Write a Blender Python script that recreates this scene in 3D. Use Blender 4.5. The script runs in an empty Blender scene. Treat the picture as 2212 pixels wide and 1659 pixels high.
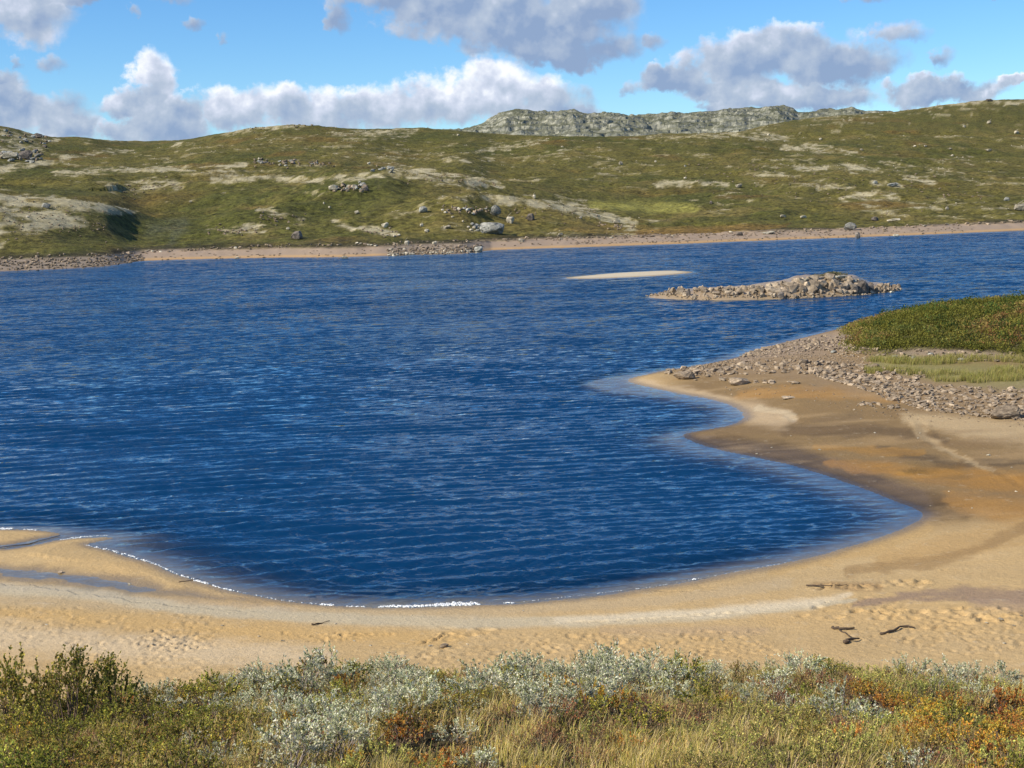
import bpy, bmesh, math, random
import numpy as np
from mathutils import Vector, Matrix
rad = math.radians
C = bpy.context.scene
COL = C.collection
random.seed(7); RNG = np.random.default_rng(7)

# ---------------------------------------------------------------- camera
CAM_Z = 14.0; FPX = 3039.0; CX, CY = 1106.0, 829.5          # focal length and centre in the units used to measure the photograph
PITCH = math.atan(396.0/FPX); ROLL = rad(1.5)
_f = np.array([0, math.cos(PITCH), -math.sin(PITCH)])
_r0 = np.array([1.0, 0, 0]); _u0 = np.cross(_r0, _f)
_r = math.cos(ROLL)*_r0 - math.sin(ROLL)*_u0
_u = math.cos(ROLL)*_u0 + math.sin(ROLL)*_r0
cam_d = bpy.data.cameras.new('camera'); cam = bpy.data.objects.new('camera', cam_d); COL.objects.link(cam)
cam_d.sensor_width = 36; cam_d.lens = 36*FPX/2212.0
cam_d.clip_start = 0.1; cam_d.clip_end = 30000
M = Matrix(((_r[0], _u[0], -_f[0], 0), (_r[1], _u[1], -_f[1], 0), (_r[2], _u[2], -_f[2], CAM_Z), (0, 0, 0, 1)))
cam.matrix_world = M
C.camera = cam
C.view_settings.view_transform = 'Standard'; C.view_settings.look = 'None'
C.view_settings.exposure = 0.53; C.view_settings.gamma = 1; C.view_settings.use_curve_mapping = False
C.cycles.max_bounces = 6; C.cycles.diffuse_bounces = 2; C.cycles.glossy_bounces = 3
C.cycles.transparent_max_bounces = 8; C.cycles.transmission_bounces = 2

# ---------------------------------------------------------------- sun
SUN_AZ = rad(-112); SUN_EL = rad(37)       # azimuth from +Y towards +X
sun_dir = Vector((math.sin(SUN_AZ)*math.cos(SUN_EL), math.cos(SUN_AZ)*math.cos(SUN_EL), math.sin(SUN_EL)))
sd = bpy.data.lights.new('sun', 'SUN'); sd.energy = 4.6; sd.angle = rad(0.53); sd.color = (1.0, 0.91, 0.76)
so = bpy.data.objects.new('sun', sd); COL.objects.link(so)
so.rotation_euler = sun_dir.to_track_quat('Z', 'Y').to_euler()

# ---------------------------------------------------------------- sky
class NT:
    """small helper for writing node graphs"""
    def __init__(s, nt): s.nt = nt; s.n = nt.nodes; s.l = nt.links
    def add(s, typ, **kw):
        n = s.n.new(typ)
        for k, v in kw.items(): setattr(n, k, v)
        return n
    def put(s, sock, v):
        if isinstance(v, bpy.types.NodeSocket): s.l.new(v, sock)
        elif v is not None: sock.default_value = v
    def m(s, op, a, b=None, c=None, clamp=False):
        n = s.add('ShaderNodeMath', operation=op, use_clamp=clamp)
        s.put(n.inputs[0], a); s.put(n.inputs[1], b); s.put(n.inputs[2], c)
        return n.outputs[0]
    def v(s, op, a, b=None, c=None):
        n = s.add('ShaderNodeVectorMath', operation=op)
        s.put(n.inputs[0], a); s.put(n.inputs[1], b)
        if c is not None: s.put(n.inputs[2], c)
        return n.outputs['Value'] if op in ('LENGTH', 'DOT_PRODUCT', 'DISTANCE') else n.outputs[0]
    def ss(s, x, a, b, lo=0.0, hi=1.0):
        n = s.add('ShaderNodeMapRange', interpolation_type='SMOOTHSTEP')
        s.put(n.inputs[0], x); s.put(n.inputs[1], a); s.put(n.inputs[2], b); s.put(n.inputs[3], lo); s.put(n.inputs[4], hi)
        return n.outputs[0]
    def lin(s, x, a, b, lo=0.0, hi=1.0):
        n = s.add('ShaderNodeMapRange'); n.clamp = True
        s.put(n.inputs[0], x); s.put(n.inputs[1], a); s.put(n.inputs[2], b); s.put(n.inputs[3], lo); s.put(n.inputs[4], hi)
        return n.outputs[0]
    def noise(s, vec, scale, detail=4, rough=0.55, dim='3D', dist=0.0):
        n = s.add('ShaderNodeTexNoise', noise_dimensions=dim)
        s.put(n.inputs['Vector'], vec); s.put(n.inputs['Scale'], scale); s.put(n.inputs['Detail'], detail)
        s.put(n.inputs['Roughness'], rough); s.put(n.inputs['Distortion'], dist)
        return n.outputs['Fac'], n.outputs['Color']
    def mix(s, f, a, b, mode='MIX'):
        n = s.add('ShaderNodeMix', data_type='RGBA', blend_type=mode)
        s.put(n.inputs[0], f)
        for k, q in ((6, a), (7, b)):
            if isinstance(q, (tuple, list)) and len(q) == 3: q = (*q, 1)
            s.put(n.inputs[k], q)
        return n.outputs[2]
    def xyz(s, x, y, z=0.0):
        n = s.add('ShaderNodeCombineXYZ'); s.put(n.inputs[0], x); s.put(n.inputs[1], y); s.put(n.inputs[2], z)
        return n.outputs[0]
    def sep(s, v):
        n = s.add('ShaderNodeSeparateXYZ'); s.put(n.inputs[0], v); return n.outputs

W = bpy.data.worlds.new('World'); C.world = W; W.use_nodes = True
g = NT(W.node_tree); g.n.clear()
sky = g.add('ShaderNodeTexSky', sky_type='NISHITA')
sky.sun_disc = False; sky.sun_elevation = SUN_EL; sky.sun_rotation = SUN_AZ
sky.altitude = 1100; sky.air_density = 1.0; sky.dust_density = 0.15; sky.ozone_density = 2.0
tc = g.add('ShaderNodeTexCoord').outputs['Generated']
dx, dy, dz = g.sep(tc)
az = g.m('ARCTAN2', dx, dy); el = g.m('ARCSINE', dz)
P = g.xyz(g.m('MULTIPLY', az, 30.39), g.m('MULTIPLY', el, 30.39))         # units of 100 photo units; x=0 straight ahead
# clouds: (photo x, photo y, half width, half height, brightness)
CL = [(40,30,150,85,.55),(130,60,95,62,.72),(225,12,70,24,.3),
 (22,165,70,36,.12),(60,195,60,18,.1),(90,262,165,44,.42),(195,285,80,32,.55),(20,235,70,30,.4),
 (375,182,48,52,.75),(352,240,76,40,.4),(400,285,84,44,.35),(320,300,60,26,.5),(440,262,44,40,.35),
 (550,232,96,46,.66),(690,248,120,50,.55),(830,240,110,52,.6),(950,225,100,54,.68),(1080,200,100,64,.85),(1190,222,84,50,.52),(1265,225,55,42,.2),(1240,248,80,30,.15),
 (900,10,150,34,.22),(1050,28,190,62,.32),(1180,70,175,70,.2),(1290,20,85,66,.3),(1340,110,72,50,.12),(1240,120,95,34,.12),
 (1680,126,170,46,.42),(1580,148,110,50,.32),(1800,148,120,48,.14),(1850,180,70,28,.15),(1460,188,80,30,.15),(1620,205,150,34,.45),(1760,218,120,28,.4),
 (1930,92,75,36,.15),(2000,140,40,34,.12),(2010,212,130,28,.35),(2150,198,40,14,.9),(1370,200,26,22,.12),
 (1850,26,62,22,.12),(2120,10,80,18,.14),(455,68,34,20,.1),(350,48,20,18,.1),(420,22,56,20,.14),(510,92,18,20,.08),(170,160,44,30,.12),(115,170,16,22,.1),(760,60,30,60,.1),(200,240,60,40,.15),(300,250,50,24,.15),(60,215,80,30,.2),(1420,100,50,30,.1),(1560,240,60,14,.3)]
def hor(x): return 433.4-(x-1106)*math.tan(ROLL)
def field(Pv):
    d = None; bsum = None; wsum = None
    for (x, y, rx, ry, b) in CL:
        cx, cy, rx, ry = (x-1106)/100, (hor(x)-y)/100, rx*1.12/100, ry*1.14/100
        q = g.v('MULTIPLY_ADD', Pv, (1/rx, 1/ry, 0), (-cx/rx, -cy/ry, 0))
        thin = rx < .85 and b < .21
        e = g.m('SUBTRACT', .42 if thin else 1.0, g.v('DOT_PRODUCT', q, q))
        b = g.m('ADD', b, g.v('DOT_PRODUCT', q, (-.16, .42, 0)))
        w = g.m('MAXIMUM', g.m('ADD', e, 0.35), 0.0)
        d = e if d is None else g.m('SMOOTH_MAX', d, e, 0.25)
        bsum = g.m('MULTIPLY', w, b) if bsum is None else g.m('MULTIPLY_ADD', w, b, bsum)
        wsum = w if wsum is None else g.m('ADD', wsum, w)
    return d, g.m('DIVIDE', bsum, g.m('MAXIMUM', wsum, 0.01))
_, wc = g.noise(P, 0.9, 5, 0.6)
warp = g.v('MULTIPLY', g.v('SUBTRACT', wc, (.5, .5, .5)), (1.5, 0.9, 0))
_, wc2 = g.noise(P, 4.5, 4, 0.6)
warp2 = g.v('MULTIPLY', g.v('SUBTRACT', wc2, (.5, .5, .5)), (.30, .24, 0))
Pw = g.v('ADD', g.v('ADD', P, warp), warp2)
d0, b0 = field(Pw)
# clouds beyond the frame go on in the same manner
Pc = g.v('MULTIPLY', tc, (1, 1, 2.2))
go, _ = g.noise(Pc, 5.0, 6, 0.55)
outside = g.m('MAXIMUM', g.ss(g.m('ABSOLUTE', az), .40, .55), g.ss(el, .155, .26))
gd = g.lin(go, .52, .66, -.6, 1.0)
d0 = g.mix(outside, d0, gd)
d0 = g.m('MINIMUM', d0, 1.0)
f1, _ = g.noise(P, 1.8, 7, 0.52)
f2, _ = g.noise(g.v('ADD', P, (-.16, .26, 0)), 1.8, 5, 0.5)
dens = g.m('MULTIPLY_ADD', g.m('SUBTRACT', f1, .5), 2.1, g.m('MAXIMUM', d0, -1.0))
alpha = g.ss(dens, -.18, .60)
relief = g.m('MULTIPLY', g.m('SUBTRACT', f1, f2), 1.3)                     # lit from upper left
_, _, Py = g.sep(P)[0], None, g.sep(P)[1]
f3, _ = g.noise(P, 1.1, 5, 0.55)
edge = g.ss(dens, .05, .85, .16, -.10)
bright = g.m('ADD', g.m('ADD', g.m('ADD', b0, relief), edge), g.m('MULTIPLY', g.m('SUBTRACT', f3, .5), .9))
bright = g.mix(outside, bright, g.m('ADD', relief, .5))
bright = g.lin(bright, -.05, 1.05)
ccol = g.add('ShaderNodeValToRGB'); g.put(ccol.inputs[0], bright)
cr = ccol.color_ramp
cr.elements[0].position = 0; cr.elements[0].color = (.26, .355, .54, 1)
cr.elements[1].position = 1; cr.elements[1].color = (.93, .95, 1.0, 1)
e = cr.elements.new(.45); e.color = (.44, .515, .64, 1)
e = cr.elements.new(.72); e.color = (.62, .67, .80, 1)
SKY_STR = 0.105
hs = g.add('ShaderNodeHueSaturation'); hs.inputs['Saturation'].default_value = 1.22; hs.inputs['Value'].default_value = 1.0
g.put(hs.inputs['Color'], sky.outputs[0])
skyc = g.mix(1.0, hs.outputs[0], (.62, .83, 1.02, 1), 'MULTIPLY')
cloudc = g.mix(1.0, ccol.outputs[0], (.76/SKY_STR,)*3 + (1,), 'MULTIPLY')
a2 = g.m('MULTIPLY', alpha, .96)
a2 = g.m('MULTIPLY', a2, g.ss(el, -.01, .002))
bg = g.add('ShaderNodeBackground'); g.put(bg.inputs[0], g.mix(a2, skyc, cloudc)); bg.inputs[1].default_value = SKY_STR
wo = g.add('ShaderNodeOutputWorld'); g.l.new(bg.outputs[0], wo.inputs[0])
W.cycles.sampling_method = 'MANUAL'; W.cycles.sample_map_resolution = 512

# ---------------------------------------------------------------- measuring helpers
def ray(px, py):
    d = _f + _r*((px-CX)/FPX) - _u*((py-CY)/FPX)
    return d
def unproj(px, py, z=0.0):
    d = ray(px, py); t = (z-CAM_Z)/d[2]
    return np.array([d[0]*t, d[1]*t])
def project(x, y, z):
    zz = z-CAM_Z
    a = x*_r[0]+y*_r[1]+zz*_r[2]; b = x*_u[0]+y*_u[1]+zz*_u[2]; c = x*_f[0]+y*_f[1]+zz*_f[2]
    c = np.maximum(c, 0.05)
    return CX+FPX*a/c, CY-FPX*b/c

def _hash(ix, iy, seed):
    h = (ix.astype(np.int64)*374761393 + iy.astype(np.int64)*668265263 + seed*1442695041) & 0xffffffff
    h = ((h ^ (h >> 13))*1274126177) & 0xffffffff
    return ((h ^ (h >> 16)) & 0xffff)/65535.0
def vnoise(x, y, seed=0):
    ix = np.floor(x); iy = np.floor(y); fx = x-ix; fy = y-iy
    fx = fx*fx*fx*(fx*(fx*6-15)+10); fy = fy*fy*fy*(fy*(fy*6-15)+10)
    a = _hash(ix, iy, seed); b = _hash(ix+1, iy, seed); c = _hash(ix, iy+1, seed); d = _hash(ix+1, iy+1, seed)
    return (a+(b-a)*fx)*(1-fy)+(c+(d-c)*fx)*fy
def fbm(x, y, scale, octv=4, seed=0, gain=.5):
    """-1..1"""
    s = 0; a = 1; t = 0
    x = x/scale; y = y/scale
    for k in range(octv):
        s = s+a*(vnoise(x+17.3*k, y-9.1*k, seed+k)*2-1); t += a; a *= gain
        x, y = (x*.8-y*.6)*2.03, (x*.6+y*.8)*2.03
    return s/t*1.35
def sstep(x, a, b):
    t = np.clip((x-a)/(b-a), 0, 1); return t*t*(3-2*t)

def sdist(X, Y, poly):
    """signed distance to a closed polygon, positive inside"""
    best = np.full(X.shape, 1e18); inside = np.zeros(X.shape, bool)
    n = len(poly)
    for i in range(n):
        x0, y0 = poly[i]; x1, y1 = poly[(i+1) % n]
        ex, ey = x1-x0, y1-y0; L = ex*ex+ey*ey+1e-12
        t = np.clip(((X-x0)*ex+(Y-y0)*ey)/L, 0, 1)
        dd = (X-x0-t*ex)**2+(Y-y0-t*ey)**2
        best = np.minimum(best, dd)
        c = ((y0 > Y) != (y1 > Y))
        if ey != 0:
            inside ^= c & (X < x0+(Y-y0)*ex/ey)
    return np.where(inside, 1, -1)*np.sqrt(best)
def smooth_poly(p, it=2):
    for _ in range(it):
        q = []
        n = len(p)
        for i in range(n):
            a = np.array(p[i]); b = np.array(p[(i+1) % n])
            q += [a*.75+b*.25, a*.25+b*.75]
        p = q
    return p

NEAR_SHORE = [(0,1143),(60,1143),(100,1146),(135,1152),(128,1158),(60,1170),(0,1180),(-200,1190),(-200,1194),(0,1188),(60,1181),(130,1166),(180,1160),(236,1158),(243,1163),(205,1171),(178,1178),(250,1192),(310,1210),(380,1240),(450,1262),(520,1280),(600,1296),(700,1306),(800,1311),(900,1311),(1000,1308),(1100,1303),(1200,1297),(1300,1287),(1400,1270),(1480,1257),(1550,1243),(1640,1228),(1720,1212),(1800,1192),(1880,1168),(1940,1147),(1985,1125),(1997,1113),(1985,1103),(1940,1085),(1880,1062),(1820,1040),(1760,1020),(1700,1003),(1640,990),(1580,978),(1530,967),(1490,953),(1470,942),(1482,934),(1530,928),(1580,918),(1602,907),(1607,897),(1595,885),(1570,873),(1530,862),(1480,853),(1430,843),(1380,832),(1345,821),(1400,807),(1470,795),(1530,785),(1590,773),(1615,760),(1680,742),(1740,728),(1830,705),(1950,690),(2100,672),(2300,660),(2700,650)]
poly = [tuple(unproj(*p)) for p in NEAR_SHORE]
near_poly = [(-160.0, poly[0][1]-2)] + poly + [(400, 170), (400, -60), (-160, -60)]
near_poly = smooth_poly(near_poly, 1)
BAR = smooth_poly([tuple(unproj(*p)) for p in [(1205,601),(1260,603),(1350,600),(1440,595),(1510,588),(1460,584),(1400,586),(1320,590),(1260,596)]], 2)
PUDDLE = smooth_poly([tuple(unproj(*p)) for p in [(-60,1216),(60,1226),(130,1229),(200,1236),(280,1248),(370,1266),(430,1280),(560,1299),(590,1306),(420,1296),(300,1288),(200,1276),(100,1262),(-60,1250)]], 2)
ISLE = smooth_poly([tuple(unproj(*p)) for p in [(1392,641),(1420,645),(1500,648),(1580,649),(1700,645),(1800,641),(1870,636),(1950,627),(1950,622),(1880,620),(1700,622),(1550,630),(1450,636)]], 1)

def polyline(pts, x, ext=True):
    p = np.array(pts, float)
    return np.interp(x, p[:, 0], p[:, 1])
FAR_SHORE = [(-400,590),(0,586),(150,580),(240,574),(300,564),(400,561),(600,557),(740,556),(840,553),(900,550),(1000,548),(1040,544),(1060,541),(1300,533),(1500,526),(1700,518),(1850,513),(2000,507),(2212,498),(2600,484)]
ROWS = [  # how far behind the far shoreline (ratio), and where that line of ground appears
 (1.055, [(-400,564),(0,560),(200,548),(310,543),(400,537),(600,530),(830,527),(1000,520),(1100,517),(1300,513),(1500,508),(1700,500),(1850,495),(2000,487),(2212,480),(2600,466)]),
 (1.10, [(-400,540),(0,535),(110,535),(160,533),(300,532),(450,526),(600,521),(800,517),(1000,511),(1100,509),(1200,507),(1400,504),(1600,498),(1850,489),(2212,474),(2600,460)]),
 (1.17, [(-400,480),(0,487),(90,498),(130,510),(170,520),(300,524),(450,520),(600,512),(800,505),(1000,500),(1100,500),(1200,500),(1400,500),(1600,492),(1850,482),(2212,468),(2600,450)]),
 (1.25, [(-400,440),(0,452),(150,464),(225,475),(262,488),(350,500),(500,502),(600,488),(700,490),(900,470),(1000,462),(1060,462),(1100,474),(1200,478),(1350,490),(1500,485),(1700,476),(2212,456),(2600,440)]),
 (1.33, [(-400,410),(0,423),(150,430),(280,449),(318,465),(345,477),(430,485),(560,460),(650,470),(800,470),(900,440),(1000,423),(1100,428),(1200,446),(1300,468),(1400,482),(1600,474),(2212,445),(2600,430)]),
 (1.5, [(-400,420),(0,432),(200,446),(330,480),(450,470),(600,440),(800,424),(900,428),(1000,432),(1100,442),(1250,455),(1400,462),(1600,455),(1900,438),(2212,425),(2600,410)]),
 (1.75, [(-400,400),(0,402),(200,415),(400,408),(600,396),(700,382),(830,366),(950,380),(1080,403),(1250,440),(1400,444),(1600,420),(1900,405),(2212,400),(2600,385)]),
 (2.0, [(-400,385),(0,387),(200,386),(400,376),(600,372),(800,374),(950,388),(1100,396),(1250,402),(1400,402),(1600,387),(1800,375),(2212,372),(2600,360)]),
 (2.5, [(-400,345),(0,358),(200,364),(450,343),(600,345),(800,350),(900,352),(1000,346),(1100,362),(1250,352),(1400,345),(1600,335),(1800,335),(2212,338),(2600,325)]),
 (3.2, [(-400,300),(0,318),(60,330),(120,335),(200,345),(400,325),(600,307),(800,313),(900,328),(1000,318),(1170,304),(1400,300),(1600,294),(1700,308),(1900,298),(2212,285),(2600,270)]),
 (4.1, [(-400,230),(0,268),(50,280),(80,291),(110,297),(190,298),(240,311),(290,317),(340,315),(400,303),(470,287),(530,274),(600,267),(650,265),(700,270),(760,277),(830,276),(900,271),(950,275),(1000,281),(1060,286),(1130,291),(1200,297),(1300,295),(1400,293),(1500,290),(1600,285),(1650,268),(1700,258),(1770,250),(1850,243),(1950,236),(2020,225),(2080,216),(2130,211),(2212,209),(2600,190)]),
 (4.7, [(-400,290),(0,300),(600,300),(1200,312),(1500,305),(1700,275),(2212,230),(2600,210)]),
 (6.5, [(-400,380),(2600,380)]),
]
# ---------------------------------------------------------------- ground grid (polar round the viewpoint's foot)
azc = np.concatenate([np.linspace(-80, -27, 26, endpoint=False), np.linspace(-27, 27, 740), np.linspace(27, 80, 27)[1:]])
AZ = np.radians(azc)
def prows(r0, r1, n):      # rows evenly spaced as seen from the viewpoint
    a = np.linspace(CAM_Z/r0, CAM_Z/r1, n, endpoint=False); return CAM_Z/a
R = np.concatenate([np.geomspace(1.2, 8, 14, endpoint=False), np.linspace(8, 36, 70, endpoint=False), prows(36, 150, 400),
                    prows(150, 325, 130), np.geomspace(325, 560, 190, endpoint=False), np.geomspace(560, 1500, 210, endpoint=False), np.geomspace(1500, 3000, 50)])
NR, NC = len(R), len(AZ)
RR, AA = np.meshgrid(R, AZ, indexing='ij')
X = RR*np.sin(AA); Y = RR*np.cos(AA)
Z = np.zeros_like(X)
nrow = int(np.searchsorted(R, 320))
xs, ys = X[:nrow], Y[:nrow]; rs = RR[:nrow]
pxn0, _ = project(xs, ys, xs*0)
D = sdist(xs+fbm(xs, ys, 3.0, 3, 5)*.12, ys+fbm(xs, ys, 2.0, 3, 6)*.12, near_poly)
a = np.abs(D)
ns_ = 1-sstep(pxn0, 1150, 1500)*(1-sstep(a, 5, 12))*.0
bed = -(0.10*a+.03*a*a)*ns_; bed = -5*(1-np.exp(bed/5))
shoal = lambda px, py, sx, sy: np.exp(-(((xs-unproj(px, py)[0])/sx)**2+((ys-unproj(px, py)[1])/sy)**2))
bed = bed+(4.5*shoal(820, 655, 11, 7))*(1)*.99
bed = bed+.5*shoal(1310, 835, 4, 7)
bed = np.minimum(bed, -.03-.05*np.clip(a/1.0, 0, 1))
land = .055*a+.02*np.minimum(a, 1.5)
land = .9*(1-np.exp(-land/.9))
land = land+fbm(xs, ys, 9, 3, 21)*.06*np.clip(a/3, 0, 1)+fbm(xs, ys, 1.4, 3, 22)*.012*np.clip(a/2, 0, 1)
pd = sdist(xs+fbm(xs, ys, 1.5, 3, 15)*.35, ys+fbm(xs, ys, 1.2, 3, 16)*.3, PUDDLE)
land = np.where(pd > -1.2, np.minimum(land, np.maximum(.035-pd*.06, -.045)+fbm(xs, ys, .8, 2, 18)*.015), land)
zl = np.where(D > 0, land, bed)
# foreground hillside the photographer stands on
hz = np.interp(rs, [0, 4, 9, 14, 15.4, 18, 36, 39, 45], [12.3, 11.6, 10.26, 9.02, 8.6, 7.6, 1.0, .35, -.6])
hz = hz+fbm(xs, ys, 2.2, 3, 31)*.14*np.clip((22-rs)/6, 0, 1)+fbm(xs, ys, 4, 2, 32)*.2*np.clip((rs-14)/6, 0, 1)*np.clip((40-rs)/4, 0, 1)
hz = np.where(np.abs(AA[:nrow]) < 2, hz, hz)
zl = np.where(D > 0, np.maximum(zl, hz)+.12*np.exp(-((zl-hz)/.3)**2), zl)
# green knoll on the point
pxn, pyn = project(xs, ys, np.clip(zl, 0, 20))
kn_r = 128+4*fbm(xs, ys, 30, 2, 41)
prof = np.where(rs < kn_r, sstep(rs, 106, 130), 1-sstep(rs, kn_r+3, 160))
kn = np.interp(pxn, [1560, 1700, 1800, 1850, 1920, 2000, 2100, 2212, 2500], [0, .05, .3, .85, 1.7, 2.25, 2.6, 2.95, 3.6])
zl = np.where(D > 0, zl+kn*prof*np.clip(a/6, 0, 1)+fbm(xs, ys, 6, 4, 42)*.55*prof*np.clip(kn, 0, 1)*np.clip(a/5, 0, 1), zl)
# stones field swell
sf = sstep(pxn, 1500, 1750)*sstep(rs, 84, 96)*(1-sstep(rs, 150, 165))
zl = np.where(D > 0, zl+sf*.35*np.clip(a/4, 0, 1), zl)
bd = sdist(xs, ys+0.0, BAR)
zl = np.where(D > 0, zl, np.maximum(zl, np.where(bd > 0, .02+.35*(1-np.exp(-bd*.12)), -.03+bd*.14-.001*bd*bd)))
idd = sdist(xs, ys, ISLE)
zl = np.where(D > 0, zl, np.maximum(zl, np.where(idd > 0, .05+.30*np.minimum(idd, 3), -.1+idd*.35)))
ih = np.interp(pxn, [1385, 1420, 1500, 1600, 1660, 1735, 1800, 1850, 1885, 1950], [.1, .3, .65, .9, 1.2, 1.95, 2.1, 1.9, .8, .4])
zl = np.where((D < 0) & (idd > .3), np.maximum(zl, .1+ih*sstep(idd, .2, np.where(pxn > 1650, 4.6, 5.5))*(1+.18*fbm(xs, ys, 3, 3, 43))), zl)
Z[:nrow] = zl
near_D, near_pd = D, pd

# far land
rsh = np.array([np.hypot(*unproj(px, polyline(FAR_SHORE, px))) for px in np.linspace(-400, 2600, 200)])
ash = np.array([math.atan2(*unproj(px, polyline(FAR_SHORE, px))) for px in np.linspace(-400, 2600, 200)])
RS = np.interp(AZ, ash, rsh)
RS = RS*(1+.0035*fbm(np.degrees(AZ)*7.0, AZ*0, 6, 4, 51))
zrow = [(-.03+RS*0)]; rrow = [RS]
for ratio, pts in ROWS:
    rr = RS*ratio
    z = np.full(NC, 5.0)
    for it in range(3):
        px, _ = project(rr*np.sin(AZ), rr*np.cos(AZ), z)
        px = np.clip(px, -400, 2600)
        yy = polyline(pts, px)
        # ray through (px,yy) at horizontal distance rr
        dd = _f[None, :]+_r[None, :]*((px-CX)/FPX)[:, None]-_u[None, :]*((yy-CY)/FPX)[:, None]
        z = CAM_Z+dd[:, 2]/np.hypot(dd[:, 0], dd[:, 1])*rr
    zrow.append(z); rrow.append(rr)
zrow = np.array(zrow); rrow = np.array(rrow)
far0 = int(np.searchsorted(R, 300))
Zf = np.zeros((NR-far0, NC))
for j in range(NC):
    lr = np.log(R[far0:]); lp = np.log(rrow[:, j])
    zz = np.interp(lr, lp, zrow[:, j])
    Zf[:, j] = zz
def blur(A, n, axis):
    for _ in range(n):
        p = np.concatenate([A.take([0], axis), A, A.take([-1], axis)], axis)
        A = (p.take(range(0, A.shape[axis]), axis)+2*A+p.take(range(2, A.shape[axis]+2), axis))/4
    return A
xf, yf = X[far0:], Y[far0:]
inl = (RR[far0:]-RS[None, :])
lower = blur(blur(Zf, 14, 0), 14, 1)
wbl = sstep(inl, 6, 30)
Zf = Zf*(1-wbl)+lower*wbl
crest = sstep(RR[far0:]/RS[None, :], 3.3, 4.0)
n1 = fbm(xf, yf, 60, 5, 61, .55)
n2 = fbm(xf, yf*.6, 14, 4, 62, .6)
rid = 1-np.abs(fbm(xf, yf, 34, 4, 63, .55))
calm = 1-.75*np.exp(-((np.degrees(AA[far0:])+16.5)/3.6)**2)*(RR[far0:]/RS[None, :] < 1.75)
Zf = Zf+wbl*calm*((n1*2.3+(rid-.6)*2.4)*(1-.5*crest)*np.clip(inl/80, 0, 1)+n2*.8)
Zf = Zf+sstep(inl, 2, 14)*fbm(xf, yf, 4, 3, 64)*.22
wat = inl < 0
Zf = np.where(wat, np.maximum(-5, -.04+inl*.03), Zf)
Zf = np.where(inl > 0, np.maximum(Zf, .02+.004*inl), Zf)
nb = nrow-far0
if nb > 0:
    Z[nrow:] = Zf[nb:]
    Z[nrow-1] = np.minimum(Z[nrow-1], -3)
else:
    Z[far0:] = Zf
RS_all = RS

def gz(x, y):
    r = np.hypot(x, y); t = np.arctan2(x, y)
    fi = np.interp(r, R, np.arange(NR)); fj = np.interp(t, AZ, np.arange(NC))
    i = np.clip(np.floor(fi).astype(int), 0, NR-2); j = np.clip(np.floor(fj).astype(int), 0, NC-2)
    u = fi-i; v = fj-j
    return (Z[i, j]*(1-u)+Z[i+1, j]*u)*(1-v)+(Z[i, j+1]*(1-u)+Z[i+1, j+1]*u)*v
def cast(px, py, rmin=5.0, rmax=2900):
    d = ray(px, py); h = math.hypot(d[0], d[1])
    rr = R[(R > rmin) & (R < rmax)]
    x = rr*d[0]/h; y = rr*d[1]/h; zr = CAM_Z+d[2]/h*rr
    gg = gz(x, y)
    k = np.nonzero(gg >= zr)[0]
    if len(k) == 0: return None
    k = k[0]
    if k == 0: return float(x[0]), float(y[0]), float(gg[0])
    e0 = zr[k-1]-gg[k-1]; e1 = gg[k]-zr[k]; t = e0/(e0+e1+1e-9)
    r = rr[k-1]+(rr[k]-rr[k-1])*t
    xx, yy = r*d[0]/h, r*d[1]/h
    return float(xx), float(yy), float(gz(np.array([xx]), np.array([yy]))[0])

# footprints and dents pressed into the sand
def dent(x, y, rx, ry, ang, depth, rim=.35):
    global Z
    r = math.hypot(x, y); t = math.atan2(x, y); m = max(rx, ry)*2.2
    i0, i1 = np.searchsorted(R, r-m), np.searchsorted(R, r+m); j0, j1 = np.searchsorted(AZ, t-m/r), np.searchsorted(AZ, t+m/r)
    if i1 <= i0 or j1 <= j0: return
    xx = X[i0:i1, j0:j1]-x; yy = Y[i0:i1, j0:j1]-y
    c, s = math.cos(ang), math.sin(ang)
    q = ((xx*c+yy*s)/rx)**2+((-xx*s+yy*c)/ry)**2
    Z[i0:i1, j0:j1] += -depth*np.exp(-q*1.6)+rim*depth*np.exp(-((np.sqrt(q)-1.45)/.35)**2)
for k in range(5200):
    px = random.uniform(-300, 2500); f = random.random()
    py = random.uniform(1322, 1470) if px < 1500 else random.uniform(1290, 1420)
    if px < 900: py = random.uniform(1300+max(0, px-200)*.06, 1480)
    if px > 1850 and f < .3: py = random.uniform(1195, 1300)
    if 500 < px < 1750 and py < 1352: continue
    if px < 900 and f < .45: px = random.uniform(300, 850); py = random.uniform(1350, 1400)
    w = unproj(px, py, .5); s = random.uniform(.05, .11)+.11*random.random()**3
    if fbm(w[:1]+40, w[1:2], 3.5, 3, 71)[0] < random.uniform(-.45, .15): continue
    dent(w[0], w[1], s, s*random.uniform(.5, .9), random.uniform(-.6, .6), random.uniform(.02, .06))
for (px, py, n, sx, sy) in [(1780,1266,16,40,4),(1850,1268,14,50,4),(1960,1260,14,50,10),(1410,1150,0,1,1),(700,1228,6,30,10),(1000,1360,5,60,8),(1900,1330,26,110,14),(2120,1340,26,90,16),(660,1262,5,30,5)]:
    for k in range(n):
        w = unproj(px+random.gauss(0, sx*.6), py+random.gauss(0, sy*.6), .3)
        dent(w[0], w[1], random.uniform(.12, .3), random.uniform(.08, .16), random.uniform(-.5, .5), random.uniform(.06, .13))
def groove(pts, w, depth):
    P_ = [unproj(px, py, .3) for px, py in pts]
    for a_, b_ in zip(P_[:-1], P_[1:]):
        L = np.hypot(*(b_-a_)); n = max(2, int(L/(w*.8)))
        ang = math.atan2(b_[1]-a_[1], b_[0]-a_[0])
        for k in range(n):
            q = a_+(b_-a_)*k/n
            dent(q[0]+random.gauss(0, .03), q[1]+random.gauss(0, .03), w*1.3, w*.7, ang, depth, .3)
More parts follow.
